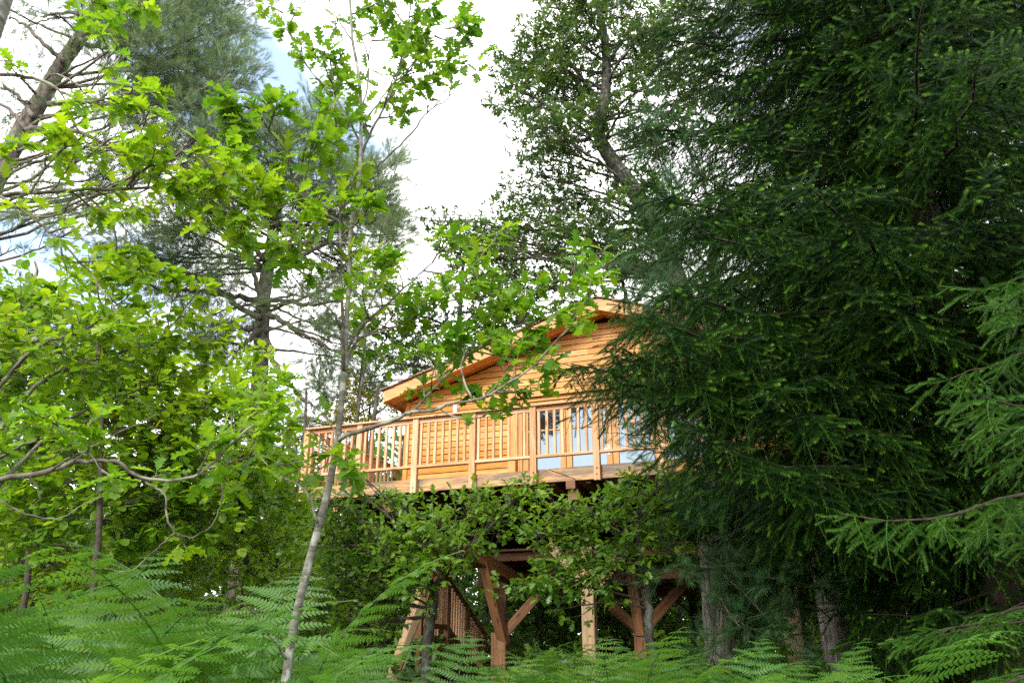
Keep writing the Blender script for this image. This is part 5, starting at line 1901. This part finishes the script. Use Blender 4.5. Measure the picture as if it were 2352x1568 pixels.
def woodland():
    rng = random.Random(9)
    B = M['bark_oak']
    # small yellow-leaved tree and dark pine beyond the balcony's left end
    wood_tree('yellow_tree', 'small yellow green tree showing beyond the balcony left end', 'tree', 830, 21, .09, 7.5,
              [(830, 925, 40), (870, 960, 36), (800, 960, 36), (850, 900, 26), (890, 930, 24), (760, 985, 30), (680, 990, 36), (670, 1050, 40), (720, 1030, 30), (640, 1010, 34)], NG_YELLOW, 3, 201, None, B, 0, .9, 12, 6)
    wood_tree('young_pine', 'young green pine behind the cabin eave, left of the roof tip', 'tree', 800, 24, .12, 11,
              [(790, 900, 50), (730, 910, 46), (850, 880, 42), (900, 860, 36), (770, 960, 46), (700, 960, 42), (870, 930, 40), (930, 870, 30), (820, 850, 28)], NG_PINE, 5, 202, None, M['bark_pine'], 0, 1.1, 12, 6)
    wood_tree('oak_behind_roof', 'leafy oak close behind the left roof slope of the cabin', 'tree', 1040, 22, .16, 13,
              [(900, 780, 45), (960, 770, 50), (1020, 740, 55), (1090, 720, 55), (940, 840, 40), (880, 830, 40), (1000, 820, 50), (1150, 700, 50), (1060, 660, 50), (980, 690, 45), (1120, 640, 45), (1210, 690, 50), (1290, 690, 45), (860, 740, 36), (920, 720, 36), (1180, 760, 50), (1080, 790, 45)], NG_OAKFAR, 5, 203, None, B, 0, .95, 13, 6)
    # trees seen under the deck and left of it
    spots = [(640, 17, .09), (720, 18, .12), (775, 15, .07), (850, 16.5, .11), (890, 19, .13), (1010, 22, .14), (1240, 19, .12), (1290, 23, .14), (1420, 21, .12), (1600, 20, .12), (1700, 22, .14), (1560, 25, .16), (1120, 25, .15), (960, 27, .15), (500, 20, .12), (380, 18, .1), (250, 17, .1), (100, 19, .12), (1850, 18, .12), (1980, 20, .14), (2100, 18, .12), (2250, 20, .14), (-40, 17, .1), (1780, 25, .15)]
    for i, (u, Y, r) in enumerate(spots):
        cl = []
        n = 9
        for k in range(n):
            cl.append((u + rng.uniform(-95, 95), rng.uniform(1120, 1470), rng.uniform(48, 72)))
        wood_tree('woodland_tree', wood_label(u, Y), 'tree', u, Y, r, 7.0, cl, NG_WOOD, 4, 300 + i, 'woodland trees behind the deck', B, rng.uniform(-.06, .06), 1.0, 7, 6)
    # far wall of wood
    items = []
    for i in range(9000):
        Y = rng.uniform(27, 46)
        u = rng.uniform(-250, 2600)
        v = 1570 - 560 * rng.random() ** 1.15
        if 500 < u < 900 and v < 1040:
            continue
        p = P(u, v, Y)
        if p.z < 0.2:
            continue
        items.append((p, rand_unit(rng), Vector((0, 0, 1)), rng.uniform(1.6, 3.0)))
    scatter('far_woods', NG_WOOD, items, None, Vector((0, 0, 0)), 4, 5, 'dim mass of far forest foliage closing the view behind the deck', 'woods')
    # undergrowth on the forest floor
    items = []
    for i in range(3500):
        Y = rng.uniform(20, 30)
        u = rng.uniform(-200, 2500)
        p = P(u, rng.uniform(1250, 1560), Y)
        if p.z > .3:
            items.append((p, rand_unit(rng), Vector((0, 0, 1)), rng.uniform(1.3, 2.2)))
    for i in range(5000):
        Y = rng.uniform(9.5, 26)
        x = Y * rng.uniform(-.75, .75)
        items.append((Vector((x, Y, rng.random() ** 1.5 * (1.0 + .04 * Y))), rand_unit(rng), Vector((0, 0, 1)), rng.uniform(.8, 1.5)))
    scatter('undergrowth', NG_WOOD, items, None, Vector((0, 0, 0)), 4, 6, 'low green undergrowth covering the forest floor', 'undergrowth')
    # rough-barked trunk right of the pine, in the spruce's shade
    base = gp(1915, 11.0)
    t = thing('conifer_trunk', base, 'rough barked trunk in the shade below the spruce, right of the grey pine', 'tree')
    b = MB()
    pts = [base + Vector((.02 * i * (-1), 0, .9 * i)) for i in range(10)]
    b.tube(pts, [.2 - .012 * i for i in range(10)], 14, .06, rng)
    b.build('trunk', M['bark_grey'], t, True, base)
    items = []
    tw = MB()
    for i in range(26):
        z = rng.uniform(5.0, 8.5)
        a = rng.uniform(0, 6.28)
        L = rng.uniform(.8, 2.0)
        p = base + Vector((0, 0, z)); q = p + Vector((cos(a) * L, sin(a) * L, -.3))
        tw.tube([p, q], [.03, .01], 5)
        for j in range(10):
            items.append((p.lerp(q, rng.uniform(.3, 1)), Vector((cos(a) + rng.uniform(-.8, .8), sin(a) + rng.uniform(-.8, .8), -.4)), Vector((0, 0, 1)), 1.2))
    tw.build('twigs', M['bark_spruce'], t, True, base, 'stuff')
    scatter('crown', NG_SPRUCE, items, t, base, 6, 8)
    # weathered dead snag at the left
    p0 = P(30, 860, 12)
    base = Vector((p0.x, 12, 0))
    t = thing('dead_snag', base, 'broken grey dead trunk rising above the thicket at the left edge', 'dead tree')
    b = MB()
    pts = smooth_path([base, P(35, 900, 12), P(50, 760, 12), P(62, 700, 12), P(70, 660, 12), P(66, 630, 12)], 6)
    b.tube(pts, [.13 - .0022 * i for i in range(len(pts))], 10, .14, rng)
    b.build('trunk', M['bark_grey'], t, True, base)
    for pl in ([(60, 705), (90, 695), (120, 670), (150, 660)], [(66, 680), (45, 665), (20, 680), (-5, 690)], [(70, 650), (85, 625), (80, 600)]):
        b = MB(); q = smooth_path([P(u, v, 12) for u, v in pl], 5)
        b.tube(q, [.035 - .0018 * i for i in range(len(q))], 6, .1, rng)
        b.build('limb', M['bark_grey'], t, True, base)


woodland()
bpy.context.view_layer.update()
print('COUNTS', LOG, 'objects', len(bpy.data.objects))
